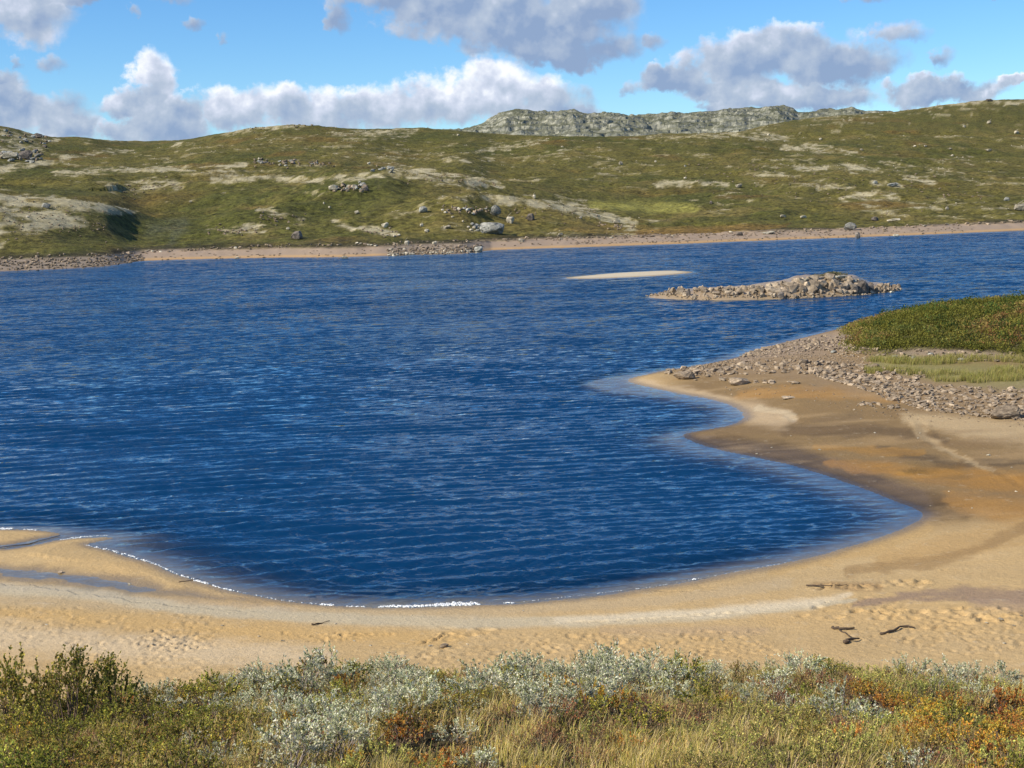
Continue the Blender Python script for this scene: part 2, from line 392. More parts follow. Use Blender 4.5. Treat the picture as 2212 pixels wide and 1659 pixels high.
groove([(1230,1340),(1330,1337),(1420,1333),(1500,1329),(1600,1324)], .16, .05)
groove([(1410,1262),(1480,1266),(1560,1263)], .15, .04)
groove([(840,1400),(880,1396),(920,1386),(955,1374),(960,1366)], .12, .05)
groove([(1985,915),(1993,930),(2000,948),(2030,968),(2080,990),(2150,1015),(2212,1050)], .45, .018)
groove([(1560,878),(1640,884),(1700,895),(1722,908),(1700,920)], .5, .015)

# ---------------------------------------------------------------- ground colours (what the surface is made of, plus mound shade)
PXg, PYg = project(X, Y, Z)
def stroke(pts, w, soft=.6, nx=40, ny=10, amp=8, seed=0, sl=slice(None)):
    """coverage of a band that follows a line on the ground, with a ragged edge"""
    x = PXg[sl]+fbm(PXg[sl], PYg[sl]*4, nx, 3, 700+seed)*amp*1.5; y = PYg[sl]+fbm(PXg[sl], PYg[sl]*5, nx, 4, 900+seed)*amp
    best = np.full(x.shape, 1e9)
    P_ = np.array(pts, float)
    if P_.shape[1] == 2: P_ = np.c_[P_, np.full(len(P_), w)]
    for k_, nb in ((-1, -2), (0, 1)):          # bands that leave the picture go on beyond it
        if P_[k_, 0] >= 2212 or P_[k_, 0] <= 0:
            e_ = P_[k_]+np.array([620*np.sign(P_[k_, 0]-1000), (P_[k_, 1]-P_[nb, 1])/(P_[k_, 0]-P_[nb, 0]+1e-6)*300*np.sign(P_[k_, 0]-1000), 0])
            P_ = np.r_[P_, [e_]] if k_ == -1 else np.r_[[e_], P_]
    if len(P_) == 1: P_ = np.r_[P_, P_+[[1, 0, 0]]]
    for (x0, y0, w0), (x1, y1, w1) in zip(P_[:-1], P_[1:]):
        L = (x1-x0)**2+(y1-y0)**2
        t = np.clip(((x-x0)*(x1-x0)+(y-y0)*(y1-y0))/L, 0, 1)
        dd = np.hypot(x-x0-t*(x1-x0), y-y0-t*(y1-y0))/(w0+t*(w1-w0))
        best = np.minimum(best, dd)
    return 1-sstep(best, 1-soft, 1+soft)
col = np.zeros((NR, NC, 3)); wet = np.zeros((NR, NC)); vegm = np.zeros((NR, NC))
def lay(sl, m, c):
    m = m[..., None]; col[sl] = col[sl]*(1-m)+np.array(c)*m
S = slice(0, nrow)
x_, y_ = X[S], Y[S]
nA = fbm(x_, y_, 5, 4, 101); nB = fbm(x_, y_*1.8, 1.2, 4, 102); nC = fbm(x_*.35, y_*1.3, 2.2, 4, 103)
col[S] = np.array((.43, .305, .15))
lay(S, np.clip(.5+nA*.8, 0, 1)*.35, (.50, .32, .13)); lay(S, np.clip(nB*.9, 0, 1)*.35, (.54, .40, .22))
lay(S, np.clip(nC*1.2-.1, 0, 1)*.3, (.36, .25, .125))
dampw = sstep(near_D, 2.6, .6)*(near_D > 0)
pal = stroke([(-60,1268,14),(200,1283,12),(400,1316,12),(700,1335,12),(1000,1345,13),(1250,1342,12),(1500,1330,12),(1750,1308,9),(1850,1296,3)], 10, .55, amp=3, sl=S)
pal2 = stroke([(1200,1340,6),(1500,1325,9),(1760,1300,9),(1840,1285,4)], 10, .7, amp=3, sl=S)
mid = stroke([(-60,1290,10),(300,1305,14),(600,1322,12),(1000,1325,10),(1400,1300,10),(1700,1260,12)], 10, .6, amp=4, sl=S)
lay(S, mid*.6, (.42, .32, .19)); lay(S, pal*.75, (.45, .39, .27)); lay(S, pal2*.6, (.62, .52, .36))
lay(S, stroke([(-60,1320,8),(300,1345,14),(700,1372,14),(1000,1380,10)], 10, .9, amp=8, seed=3, sl=S)*.55, (.50, .32, .12))
lay(S, stroke([(-60,1370,30),(300,1400,26),(700,1420,20)], 10, .9, amp=12, seed=4, sl=S)*.6, (.55, .44, .29))
lay(S, stroke([(1300,1362,9),(1650,1362,9)], 10, .9, amp=5, seed=5, sl=S)*.5, (.38, .27, .16))
# flats on the right
flats = sstep(PXg[S], 1380, 1520)*(1-sstep(PYg[S], 1180, 1290))*sstep(y_, 55, 60)
lay(S, flats*.95, (.195, .128, .058))
for (pts, c, o) in [
    ([(1480,946,10),(1560,960,16),(1700,985,24),(1860,1035,26),(1990,1085,26),(2080,1100,22)], (.085, .055, .028), .95),
    ([(1700,930,12),(1900,930,12),(2050,950,8)], (.12, .08, .042), .85),
    ([(1900,965,6),(2060,1005,9),(2212,1000,6)], (.085, .06, .036), .75),
    ([(1790,1002,8),(1900,1012,14),(2060,1030,18),(2212,1045,22)], (.33, .165, .035), .75),
    ([(2060,1080,20),(2212,1110,30)], (.34, .18, .05), .7),
    ([(1760,965,5),(1880,975,8),(2000,975,6)], (.30, .16, .04), .6),
    ([(1600,855,10),(1700,845,12),(1850,850,14),(1950,862,8)], (.33, .18, .055), .7),
    ([(1850,820,12),(1900,826,10)], (.36, .21, .07), .6),
    ([(1355,822,8),(1420,834,9),(1500,850,11),(1560,870,15),(1620,892,24),(1690,905,20),(1722,905,6)], (.48, .36, .22), .75),
    ([(1640,880,6),(1700,895,9),(1720,905,5)], (.50, .41, .27), .5),
    ([(1960,900,12),(2100,925,22),(2212,935,26)], (.43, .32, .18), .8),
    ([(1980,915,10),(1990,935,12),(2010,955,8),(2080,990,4),(2150,1020,3)], (.42, .31, .17), .6),
    ([(1860,898,6),(1760,905,6)], (.16, .11, .06), .5),
    ([(2000,1140,16),(1900,1180,14),(1780,1212,10),(1660,1236,6)], (.42, .28, .12), .8),
    ([(2212,1150,30),(2050,1180,24),(1900,1212,14)], (.40, .26, .11), .8),
    ([(2212,1140,12),(2100,1190,11),(1980,1218,12),(1830,1236,10)], (.24, .15, .065), .6),
    ([(1760,1262,5),(1900,1268,8)], (.25, .16, .08), .6),
    ([(1840,1305,5),(1960,1288,9),(2080,1282,13),(2212,1292,18)], (.25, .175, .12), .85),
    ([(2100,1300,10),(2260,1315,14)], (.30, .215, .15), .5),
    ]:
    lay(S, stroke(pts, 10, .55, amp=7, seed=len(pts)*3+int(c[0]*100), sl=S)*o, c)
lay(S, flats*np.clip(nC*1.3, 0, 1)*.45, (.20, .13, .065)); lay(S, flats*np.clip(-nC*1.2-.1, 0, 1)*.4, (.45, .31, .16))
stony = sstep(PXg[S], 1480, 1620)*sstep(rs, 86, 92)*(near_D > .5)*(PYg[S] < 930)
ston2 = stroke([(1480,800,14),(1650,790,26),(1750,790,38),(1900,820,40),(2212,860,44),(2500,880,44)], 10, .5, amp=9, seed=9, sl=S)
ston3 = stroke([(1600,765,14),(1750,742,22),(1830,735,20),(2000,760,14),(2250,770,12)], 10, .5, amp=6, seed=10, sl=S)
lay(S, np.clip(ston2+ston3, 0, 1)*(near_D > 0)*.8, (.25, .175, .10))
lay(S, np.clip(ston3, 0, 1)*(near_D > 0)*.45, (.27, .22, .19))
gr = stroke([(1890,782,12),(2000,795,20),(2120,810,24),(2300,820,26)], 10, .7, amp=8, seed=12, sl=S)
lay(S, gr*.6, (.20, .20, .07))
knoll = kn*prof > .25*0+.35
kv = sstep(kn*prof*np.clip(a/6, 0, 1)+fbm(xs, ys, 5, 3, 44)*.35, .2, .8)*sstep(pxn+fbm(xs, ys, 4, 2, 45)*30, 1780, 1830)
lay(S, kv, (.06, .055, .02)); vegm[S] = np.maximum(vegm[S], kv)
hs_ = sstep(hz-.9, 0, .8)*(near_D > 0); top = sstep(-rs, -19, -16.5)
lay(S, hs_*(.25+.3*np.clip(nA, 0, 1)), (.30, .23, .13)); lay(S, top, (.055, .045, .022)); vegm[S] = np.maximum(vegm[S], top)
# damp edge and lake bed
edge = np.where(near_D > 0, np.clip(1-near_D/np.where(PXg[S] > 1300, 1.1, .8), 0, 1), 1)
edge2 = sstep(Z[S], .07, .0)
wetv = np.clip(np.maximum(sstep(edge, 0, .9), edge2), 0, 1)
wet[S] = wetv
wet[S] = np.maximum(wet[S], stroke([(1480,946,10),(1560,960,16),(1700,985,24),(1860,1035,26),(1990,1085,24)], 10, .55, amp=7, seed=2, sl=S)*.55)
wet[S] = np.maximum(wet[S], stroke([(-60,1258,14),(130,1268,16),(400,1296,12),(640,1315,5)], 10, .6, amp=4, seed=6, sl=S)*.6)
col[S] *= (1-.42*wetv)[..., None]
lay(S, sstep(-near_D, 0, 2)*(near_D < 0), (.24, .175, .10))
barm = (bd > -4)
lay(S, barm*sstep(Z[S], .0, .12), (.50, .43, .31)); wet[S] = np.where(bd > 0, .0, wet[S])
lay(S, (idd > -3)*1.0, (.30, .22, .13))
# hills
S2 = slice(nrow, NR)
x_, y_ = X[S2], Y[S2]; q = RR[S2]/RS[None, :]; il = RR[S2]-RS[None, :]
hA = fbm(x_, y_*.45, 90, 5, 201, .55); hB = fbm(x_, y_*.5, 26, 5, 202, .6); hC = fbm(x_, y_*.6, 7, 4, 203, .6)
col[S2] = np.array((.100, .088, .022))
lay(S2, np.clip(.3-hA*1.4+hB*.4, 0, 1)*.75, (.060, .066, .014))
lay(S2, np.clip(hB*1.4+hC*.5-.2, 0, 1)*.6, (.165, .125, .040))
lay(S2, np.clip(-hB*1.2+hC*.8-.35, 0, 1)*.7, (.042, .048, .013))
lay(S2, np.clip(fbm(x_, y_*.5, 40, 3, 207)*1.8-.7, 0, 1)*.35, (.175, .085, .026))
# lichen heath and bare ground on the rises
Zh = Z[S2]; conv = Zh-blur(blur(Zh, 10, 0), 10, 1)
LI = [([(0,365,7),(60,358,6),(110,352,6)],1),([(130,345,5),(200,330,6),(290,327,4)],.8),([(120,375,6),(200,370,7),(300,366,6),(420,362,5),(530,357,6)],.9),([(140,380,8),(150,400,8)],.5),
 ([(240,405,12),(330,400,16),(390,403,10)],.7),([(460,385,8),(560,385,7),(680,390,7),(780,382,8)],.9),([(470,368,4),(600,370,4)],.6),
 ([(0,430,16),(120,440,16),(220,452,14),(290,456,6)],1),([(0,470,26),(100,480,22),(180,480,14)],.95),([(0,515,14),(80,520,8)],.5),
 ([(840,368,9),(930,378,14),(1000,392,14),(1080,402,7)],1),([(760,376,8),(860,378,8)],.8),([(945,430,6),(1040,425,9),(1120,432,12),(1200,445,12),(1290,462,12),(1370,487,10)],1),
 ([(560,452,6),(600,462,8),(650,478,10)],.9),([(450,490,6),(520,498,10),(570,488,8)],.8),([(780,493,6),(850,502,7)],.8),([(720,480,6),(760,492,7)],.6),
 ([(1010,330,4),(1100,318,5),(1170,307,5)],.7),([(930,335,4),(1000,340,4)],.5),([(960,350,5),(1070,345,4)],.6),([(1100,318,3),(1180,305,4)],.7),
 ([(1560,288,5),(1650,296,7),(1700,300,5)],1),([(1690,318,6),(1750,320,8),(1850,330,5)],.95),([(1420,399,6),(1490,396,7),(1570,398,5)],1),([(1600,373,5),(1710,380,5)],.8),([(1720,362,5),(1830,362,7),(1900,368,5)],.85),
 ([(1770,405,6),(1850,402,6)],.7),([(1820,425,8),(1900,425,9),(1960,432,8)],.85),([(1960,440,6),(2030,450,6)],.7),([(1880,393,4),(1950,402,4)],.8),([(1950,385,5),(2020,395,5)],.6),([(2000,420,6),(2040,432,6)],.7),
 ([(1900,352,4),(2000,360,4),(2080,380,5)],.6),([(2060,385,4),(2212,400,4)],.5),([(1990,230,5),(2080,222,6),(2212,222,5)],.9),([(1800,262,4),(1960,240,4)],.35),([(1560,410,6),(1640,415,5)],.5),
 ([(480,285,6),(560,275,7),(660,270,6)],.95),([(720,290,7),(820,288,8),(900,285,6)],.7),([(560,300,6),(640,300,6)],.4),([(740,300,4),(880,296,5)],.5),([(350,318,4),(420,310,5)],.7),
 ([(0,285,10),(60,295,8),(130,305,5)],.8),([(0,320,12),(90,325,10)],.7),([(1400,300,5),(1500,296,5),(1600,292,4)],.6),([(1180,325,4),(1300,318,4)],.4),([(2130,470,5),(2212,462,6)],.5),([(2160,450,5),(2212,445,7)],.8),([(1380,470,6),(1480,480,5)],.4),([(1850,340,5),(1870,345,4)],.4)]
lich = np.zeros_like(x_)
for k, (pts, o) in enumerate(LI):
    lich = np.maximum(lich, stroke(pts, 6, .7, nx=26, amp=4.5, seed=20+k, sl=S2)*o)
grain = fbm(x_, y_*.5, 5.5, 4, 205, .65); grain2 = fbm(x_, y_*.35, 16, 4, 206, .6)
lm = np.clip(lich*1.5+grain*1.2+grain2*.6-.55, 0, 1)*(lich > .02)
lm = np.maximum(lm, sstep(grain*.6+grain2*.9+conv*.7+hA*.25, .66, 1.0)*.6)
lay(S2, lm*.85, (.29, .24, .12)); lay(S2, np.clip(lm*1.6-.9+grain*.6, 0, 1)*.8, (.38, .34, .22))
lay(S2, stroke([(1280,442,7),(1400,447,10),(1500,452,8)], 8, .8, amp=4, seed=91, sl=S2)*.85, (.22, .205, .05))
lay(S2, stroke([(0,395,5),(150,392,6)], 8, .8, amp=4, seed=93, sl=S2)*.5, (.13, .105, .02))
lay(S2, stroke([(330,500,14),(400,485,10),(370,520,10)], 8, .9, amp=6, seed=92, sl=S2)*.5, (.095, .10, .06))
lay(S2, stroke([(1380,505,6),(1500,502,8),(1700,490,5)], 8, .9, amp=6, seed=95, sl=S2)*.6, (.17, .10, .03))
dk = np.clip(stroke([(130,512,14),(200,495,18),(260,478,16),(312,468,9)], 8, .6, amp=5, seed=94, sl=S2)*1.2, 0, 1)  # dark vegetation tint, also paints the mound's shaded right face
lay(S2, dk*.25, (.028, .03, .014))
vegm[S2] = 1-lm*.5
veg_edge = sstep(Z[S2]+grain*.7, 1.7, 2.3)*(1-sstep(Z[S2]+grain*.9, 2.7, 3.8))*(il < 40)  # dark peat strip, coloured to stand for an overhang at the vegetation edge
lay(S2, veg_edge*.75, (.035, .03, .018))
# beach of the far shore
bz = (1-sstep(Z[S2], 1.7, 2.6))*(il < 40)
lay(S2, bz, (.30, .225, .16)); vegm[S2] *= 1-bz
lay(S2, bz*sstep(Z[S2], .75, .35), (.40, .26, .13)); lay(S2, bz*sstep(grain, -.2, .5)*sstep(Z[S2], .6, 1.2)*.6, (.30, .23, .17))
gl = np.interp(PXg[S2], [-400, 260, 330, 820, 850, 1030, 1060, 2600], [1, 1, 0, 0, 1, 1, 0, 0])
lay(S2, bz*gl*.9, (.22, .18, .14))
lay(S2, bz*sstep(Z[S2], .16, .02), (.20, .13, .07))
lay(S2, sstep(-il, 0, 1), (.10, .08, .05)); wet[S2] = np.where(il < 1, 1, 0)

# ---------------------------------------------------------------- mesh helpers
def mesh_np(name, verts, quads=None, tris=None, smooth=True):
    me = bpy.data.meshes.new(name)
    v = np.asarray(verts, np.float32).reshape(-1, 3)
    lists = []; sizes = []
    for arr, k in ((quads, 4), (tris, 3)):
        if arr is not None and len(arr):
            lists.append(np.asarray(arr, np.int32).ravel()); sizes.append(np.full(len(arr), k, np.int32))
    loops = np.concatenate(lists); sz = np.concatenate(sizes)
    me.vertices.add(len(v)); me.vertices.foreach_set('co', v.ravel())
    me.loops.add(len(loops)); me.loops.foreach_set('vertex_index', loops)
    me.polygons.add(len(sz)); me.polygons.foreach_set('loop_start', np.concatenate([[0], np.cumsum(sz)[:-1]]).astype(np.int32))
    try: me.polygons.foreach_set('loop_total', sz)
    except Exception: pass
    me.polygons.foreach_set('use_smooth', np.full(len(sz), smooth))
    me.update(calc_edges=True); me.validate()
    return me
def fattr(me, name, vals):
    at = me.attributes.new(name, 'FLOAT', 'POINT'); at.data.foreach_set('value', np.asarray(vals, np.float32).ravel())
def cattr(me, name, vals):
    v = np.asarray(vals, np.float32).reshape(-1, 3); v = np.c_[v, np.ones(len(v), np.float32)].astype(np.float32)
    at = me.attributes.new(name, 'FLOAT_COLOR', 'POINT'); at.data.foreach_set('color', v.ravel())
def link(name, data, parent=None, loc=None, **props):
    o = bpy.data.objects.new(name, data); COL.objects.link(o)
    if parent is not None: o.parent = parent
    if loc is not None: o.location = loc
    for k, v in props.items(): o[k] = v
    return o
def gridquads(nr, nc, keep=None):
    i, j = np.meshgrid(np.arange(nr-1), np.arange(nc-1), indexing='ij')
    q = np.stack([i*nc+j, i*nc+j+1, (i+1)*nc+j+1, (i+1)*nc+j], -1)
    if keep is not None: q = q[keep]
    return q.reshape(-1, 4)
def new_mat(name):
    m = bpy.data.materials.new(name); m.use_nodes = True
    t = NT(m.node_tree); t.n.clear()
    out = t.add('ShaderNodeOutputMaterial')
    return m, t, out
def principled(t, out, base, rough, normal=None, spec=.4):
    p = t.add('ShaderNodeBsdfPrincipled'); t.put(p.inputs['Base Color'], base); t.put(p.inputs['Roughness'], rough)
    t.put(p.inputs['Specular IOR Level'], spec)
    if normal is not None: t.put(p.inputs['Normal'], normal)
    t.l.new(p.outputs[0], out.inputs[0]); return p
def attr(t, name): 
    n = t.add('ShaderNodeAttribute', attribute_name=name); return n
def bump(t, h, dist, strength=1.0, nrm=None):
    b = t.add('ShaderNodeBump'); b.inputs['Strength'].default_value = strength
    t.put(b.inputs['Distance'], dist); t.put(b.inputs['Height'], h)
    if nrm is not None: t.put(b.inputs['Normal'], nrm)
    return b.outputs[0]

# ---------------------------------------------------------------- ground
gme = mesh_np('ground', np.stack([X, Y, Z], -1), gridquads(NR, NC))
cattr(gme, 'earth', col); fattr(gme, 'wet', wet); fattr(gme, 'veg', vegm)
m, t, out = new_mat('earth')
pos = t.add('ShaderNodeNewGeometry').outputs['Position']
ec = attr(t, 'earth').outputs['Color']; wt = attr(t, 'wet').outputs['Fac']; vg = attr(t, 'veg').outputs['Fac']
n1_, _ = t.noise(t.v('MULTIPLY', pos, (1, .8, 1)), .55, 6, .65)
n2_, _ = t.noise(pos, 7.0, 5, .7)
n3_, _ = t.noise(pos, .13, 5, .65)
var = t.m('ADD', t.lin(n1_, .3, .7, -.5, .5), t.lin(n3_, .3, .7, -.22, .22))
n4_, _ = t.noise(t.v('MULTIPLY', pos, (.3, .5, 1)), .9, 4, .75)
var = t.m('ADD', var, t.lin(n4_, .35, .65, -.2, .2))
vscale = t.m('MULTIPLY_ADD', t.m('MULTIPLY', var, vg), 1.35, 1.0)
sandv = t.m('MULTIPLY_ADD', t.m('SUBTRACT', n2_, .5), t.m('MULTIPLY_ADD', vg, -.3, .55), vscale)
c1 = t.v('SCALE', ec); sc = c1.node; t.put(sc.inputs['Scale'], t.m('MAXIMUM', sandv, .25))
dirt, _ = t.noise(pos, 1.7, 5, .7)
c2 = t.mix(t.m('MULTIPLY', t.ss(dirt, .58, .72), .28), sc.outputs[0], (.5, .42, .3), 'MIX')
sandb = t.m('ADD', t.m('MULTIPLY', n2_, .05), t.m('MULTIPLY', dirt, .07))
vegb = t.m('MULTIPLY_ADD', n1_, 1.1, t.m('MULTIPLY', n2_, .12))
hgt = t.mix(vg, sandb, vegb)
principled(t, out, c2, t.m('MULTIPLY_ADD', wt, -.55, .95), bump(t, hgt, 1.0, .8), t.m('MULTIPLY_ADD', wt, .35, .12))
gme.materials.append(m)
ground = link('ground', gme, kind='structure')

# ---------------------------------------------------------------- lake water
WR = CAM_Z/np.linspace(CAM_Z/39.5, CAM_Z/480, 900)
wj = np.abs(azc) < 60
WA = AZ[wj]; 
WRR, WAA = np.meshgrid(WR, WA, indexing='ij')
wx = WRR*np.sin(WAA); wy = WRR*np.cos(WAA)
wg = gz(wx, wy)
dr = np.gradient(WR)[:, None]
wz = np.zeros_like(wx); depth = np.clip(-wg, 0, 5)
ramp_ = sstep(depth, .0, .45)
gust = .75+.45*fbm(wx, wy, 30, 3, 301)
wr_ = np.random.default_rng(3)
for k in range(34):
    big = k < 18
    lam = float(wr_.uniform(.6, 1.8)) if big else float(wr_.uniform(.38, .75))
    th = float(wr_.normal(rad(101), rad(11 if big else 22)))   # direction of travel, crests nearly across the view
    kx, ky = 2*math.pi/lam*math.cos(th), 2*math.pi/lam*math.sin(th)
    ph = float(wr_.uniform(0, 6.28)); amp = (.0135 if big else .0085)*lam
    fade = np.clip((lam/dr-2.6)/2.5, 0, 1)
    env = 1.5*np.clip(fbm(wx*.6+31*k, wy-17*k, lam*4.5, 2, 310+k)+.22, 0, 1)
    arg = kx*wx+ky*wy+ph
    wz += amp*env*fade*(np.sin(arg)+.3*np.cos(2*arg))
wz = wz*ramp_*gust*1.45
keep = ~((wg[:-1, :-1] > .10) & (wg[1:, :-1] > .10) & (wg[:-1, 1:] > .10) & (wg[1:, 1:] > .10))
wme = mesh_np('lake_water', np.stack([wx, wy, wz], -1), gridquads(len(WR), len(WA), keep))
fattr(wme, 'depth', depth)
m, t, out = new_mat('lake_water')
pos = t.add('ShaderNodeNewGeometry').outputs['Position']
dp = attr(t, 'depth').outputs['Fac']
px_, py_, pz_ = t.sep(pos)
pr = t.v('LENGTH', pos)
rot = t.add('ShaderNodeVectorRotate', rotation_type='Z_AXIS'); t.l.new(pos, rot.inputs['Vector']); rot.inputs['Angle'].default_value = rad(-11)
wv = t.v('MULTIPLY', rot.outputs[0], (.38, 1.0, 0))
_, s1 = t.noise(wv, 5.2, 3, .6, dist=.4)          # small ripples
_, s2 = t.noise(wv, 1.9, 2, .55, dist=.3)          # metre waves, taking over where the mesh is too coarse
r3, _ = t.noise(t.v('MULTIPLY', pos, (.5, 1, 0)), .035, 3, .5)
r4, _ = t.noise(t.v('MULTIPLY', pos, (.35, 1, 0)), .16, 3, .6)
gs = t.m('MULTIPLY', t.lin(r3, .35, .65, .7, 1.2), t.lin(r4, .3, .7, .75, 1.2))
far = t.ss(pr, 60, 150)
s1 = t.v('MULTIPLY', t.v('SUBTRACT', s1, (.5, .5, .5)), (.55, 1.0, 0)); s2 = t.v('MULTIPLY', t.v('SUBTRACT', s2, (.5, .5, .5)), (.5, 1.0, 0))
k2 = t.v('SCALE', s2).node; t.put(k2.inputs['Scale'], t.m('MULTIPLY_ADD', far, 1.4, .4))
k1 = t.v('SCALE', s1).node; k1.inputs['Scale'].default_value = .85
_, s3 = t.noise(t.v('MULTIPLY', wv, (.8, 1, 0)), .42, 2, .6, dist=.3)
k4 = t.v('SCALE', t.v('MULTIPLY', t.v('SUBTRACT', s3, (.5, .5, .5)), (.4, 1.0, 0))).node; t.put(k4.inputs['Scale'], t.m('MULTIPLY', t.ss(pr, 90, 220), 1.1))
sl_ = t.v('ADD', t.v('ADD', t.v('ADD', k1.outputs[0], k4.outputs[0]), k2.outputs[0]), t.xyz(0.0, t.m('MULTIPLY_ADD', t.ss(pr, 55, 160), -.18, -.02)))
k3 = t.v('SCALE', sl_).node; t.put(k3.inputs['Scale'], t.m('MULTIPLY', gs, t.ss(dp, -.02, .5, .3, 1.0)))
nrm = t.v('NORMALIZE', t.v('ADD', t.add('ShaderNodeNewGeometry').outputs['Normal'], k3.outputs[0]))
fr = t.add('ShaderNodeFresnel'); fr.inputs[0].default_value = 1.33; t.l.new(nrm, fr.inputs[1])
gl_ = t.add('ShaderNodeBsdfGlossy'); gl_.inputs['Roughness'].default_value = .06; t.l.new(nrm, gl_.inputs['Normal'])
gl_.inputs['Color'].default_value = (.86, .97, 1, 1)
body = t.add('ShaderNodeBsdfDiffuse'); body.inputs[0].default_value = (.003, .034, .098, 1)
tr = t.add('ShaderNodeBsdfTransparent'); tr.inputs[0].default_value = (.90, .93, .90, 1)
mx = t.add('ShaderNodeMixShader'); t.put(mx.inputs[0], t.m('SUBTRACT', 1.0, t.m('EXPONENT', t.m('MULTIPLY', dp, -3.0))))
t.l.new(tr.outputs[0], mx.inputs[1]); t.l.new(body.outputs[0], mx.inputs[2])
bf = t.add('ShaderNodeNewGeometry').outputs['Backfacing']    # from below, light has already been bent by the surface
frf = t.m('ADD', t.m('MULTIPLY', fr.outputs[0], t.m('SUBTRACT', 1.0, bf)), t.m('MULTIPLY', bf, .05))
mx2 = t.add('ShaderNodeMixShader'); t.l.new(frf, mx2.inputs[0]); t.l.new(mx.outputs[0], mx2.inputs[1]); t.l.new(gl_.outputs[0], mx2.inputs[2])
t.l.new(mx2.outputs[0], out.inputs[0])
wme.materials.append(m)
water = link('water', wme, kind='structure')

# ---------------------------------------------------------------- distant mountain
MT = [(700,300),(900,285),(960,273),(1000,270),(1040,262),(1070,248),(1100,237),(1150,235),(1220,234),(1240,232),(1270,240),(1320,238),(1360,241),(1400,240),(1450,238),(1500,241),(1540,240),(1560,232),(1600,226),(1640,229),(1680,223),(1700,228),(1725,245),(1745,243),(1790,238),(1840,233),(1870,240),(1900,238),(2100,240),(2400,260)]
ma = np.linspace(rad(-10), rad(25), 620); mr = np.concatenate([np.linspace(2900, 3900, 150), np.linspace(3900, 4800, 12)[1:]])
MR, MA = np.meshgrid(mr, ma, indexing='ij')
mxx = MR*np.sin(MA); myy = MR*np.cos(MA)
mpx, _ = project(3900*np.sin(ma), 3900*np.cos(ma), 150)
yy = polyline(MT, mpx)
dd = _f[None, :]+_r[None, :]*((mpx-CX)/FPX)[:, None]-_u[None, :]*((yy-CY)/FPX)[:, None]
ztop = CAM_Z+dd[:, 2]/np.hypot(dd[:, 0], dd[:, 1])*3900
zbase = CAM_Z+2900*((433.4-330)/FPX)
ztop = ztop-6
uu = np.clip((MR-2900)/1000, 0, 1); steep = uu**1.15
mz = zbase+(ztop[None, :]-zbase)*steep
mz = np.where(MR > 3900, ztop[None, :]-(MR-3900)*.1, mz)
bx = fbm(mxx, myy, 210, 6, 401, .55); bb = 1-np.abs(fbm(mxx, myy, 120, 6, 402, .6)); stepn = fbm(mxx, myy*.6, 70, 5, 403, .6)
amp = np.clip(uu*4, 0, 1)*(1-.55*sstep(uu, .85, 1))
mz = mz+amp*(bx*20+(bb-.6)*17+stepn*9)+4*fbm(mxx, myy*.5, 30, 4, 404, .6)
terr = 16.0; tq = mz/terr; fq = np.floor(tq); mz = (mz*.7+.3*terr*(fq+sstep(tq-fq, .3, .8)))
mme = mesh_np('mountain', np.stack([mxx, myy, mz], -1), gridquads(*MR.shape), smooth=False)
m, t, out = new_mat('mountain_rock')
gn = t.add('ShaderNodeNewGeometry'); pos = gn.outputs['Position']
a1, _ = t.noise(t.v('MULTIPLY', pos, (1, .6, 1.6)), .018, 6, .7); a2_, _ = t.noise(t.v('MULTIPLY', pos, (1, .5, 2)), .07, 5, .7)
nz = t.sep(gn.outputs['Normal'])[2]
stp = t.ss(nz, .93, .72)
rock = t.mix(t.ss(a2_, .4, .66), (.15, .155, .13), (.38, .37, .29))
heath = t.mix(t.ss(a1, .4, .62), (.095, .10, .062), (.18, .18, .125))
k1 = t.m('ADD', stp, t.ss(a2_, .60, .72), clamp=True)
cc = t.mix(t.m('MULTIPLY', k1, .9), heath, rock)
principled(t, out, cc, .95, bump(t, a2_, 10.0, .6), .1)
mme.materials.append(m)
mountain = link('mountain', mme, kind='structure')

# ---------------------------------------------------------------- rocks
def rock_mesh(name, seed, sx=1, sy=1, sz=1, n=16, blocky=.5, sub=False):
    r = random.Random(seed); bm = bmesh.new()
    for k in range(n):
        v = Vector((r.gauss(0, 1), r.gauss(0, 1), r.gauss(0, 1))).normalized()
        mx_ = max(abs(v.x), abs(v.y), abs(v.z)); v = v*(1-blocky)+v/mx_*blocky*.85
        v *= r.uniform(.85, 1.05)
        bm.verts.new((v.x*.5*sx, v.y*.5*sy, v.z*.5*sz))
    h_ = bmesh.ops.convex_hull(bm, input=bm.verts)
    bmesh.ops.delete(bm, geom=[g_ for g_ in h_['geom_interior'] if isinstance(g_, bmesh.types.BMVert)], context='VERTS')
    if sub:
        bmesh.ops.bevel(bm, geom=bm.edges[:], offset=.035, segments=1, affect='EDGES')
        bmesh.ops.subdivide_edges(bm, edges=bm.edges[:], cuts=1, use_grid_fill=True)
        for v in bm.verts:
            v.co += Vector((r.gauss(0, .012), r.gauss(0, .012), r.gauss(0, .012)))
    me = bpy.data.meshes.new(name); bm.to_mesh(me); bm.free()
    return me
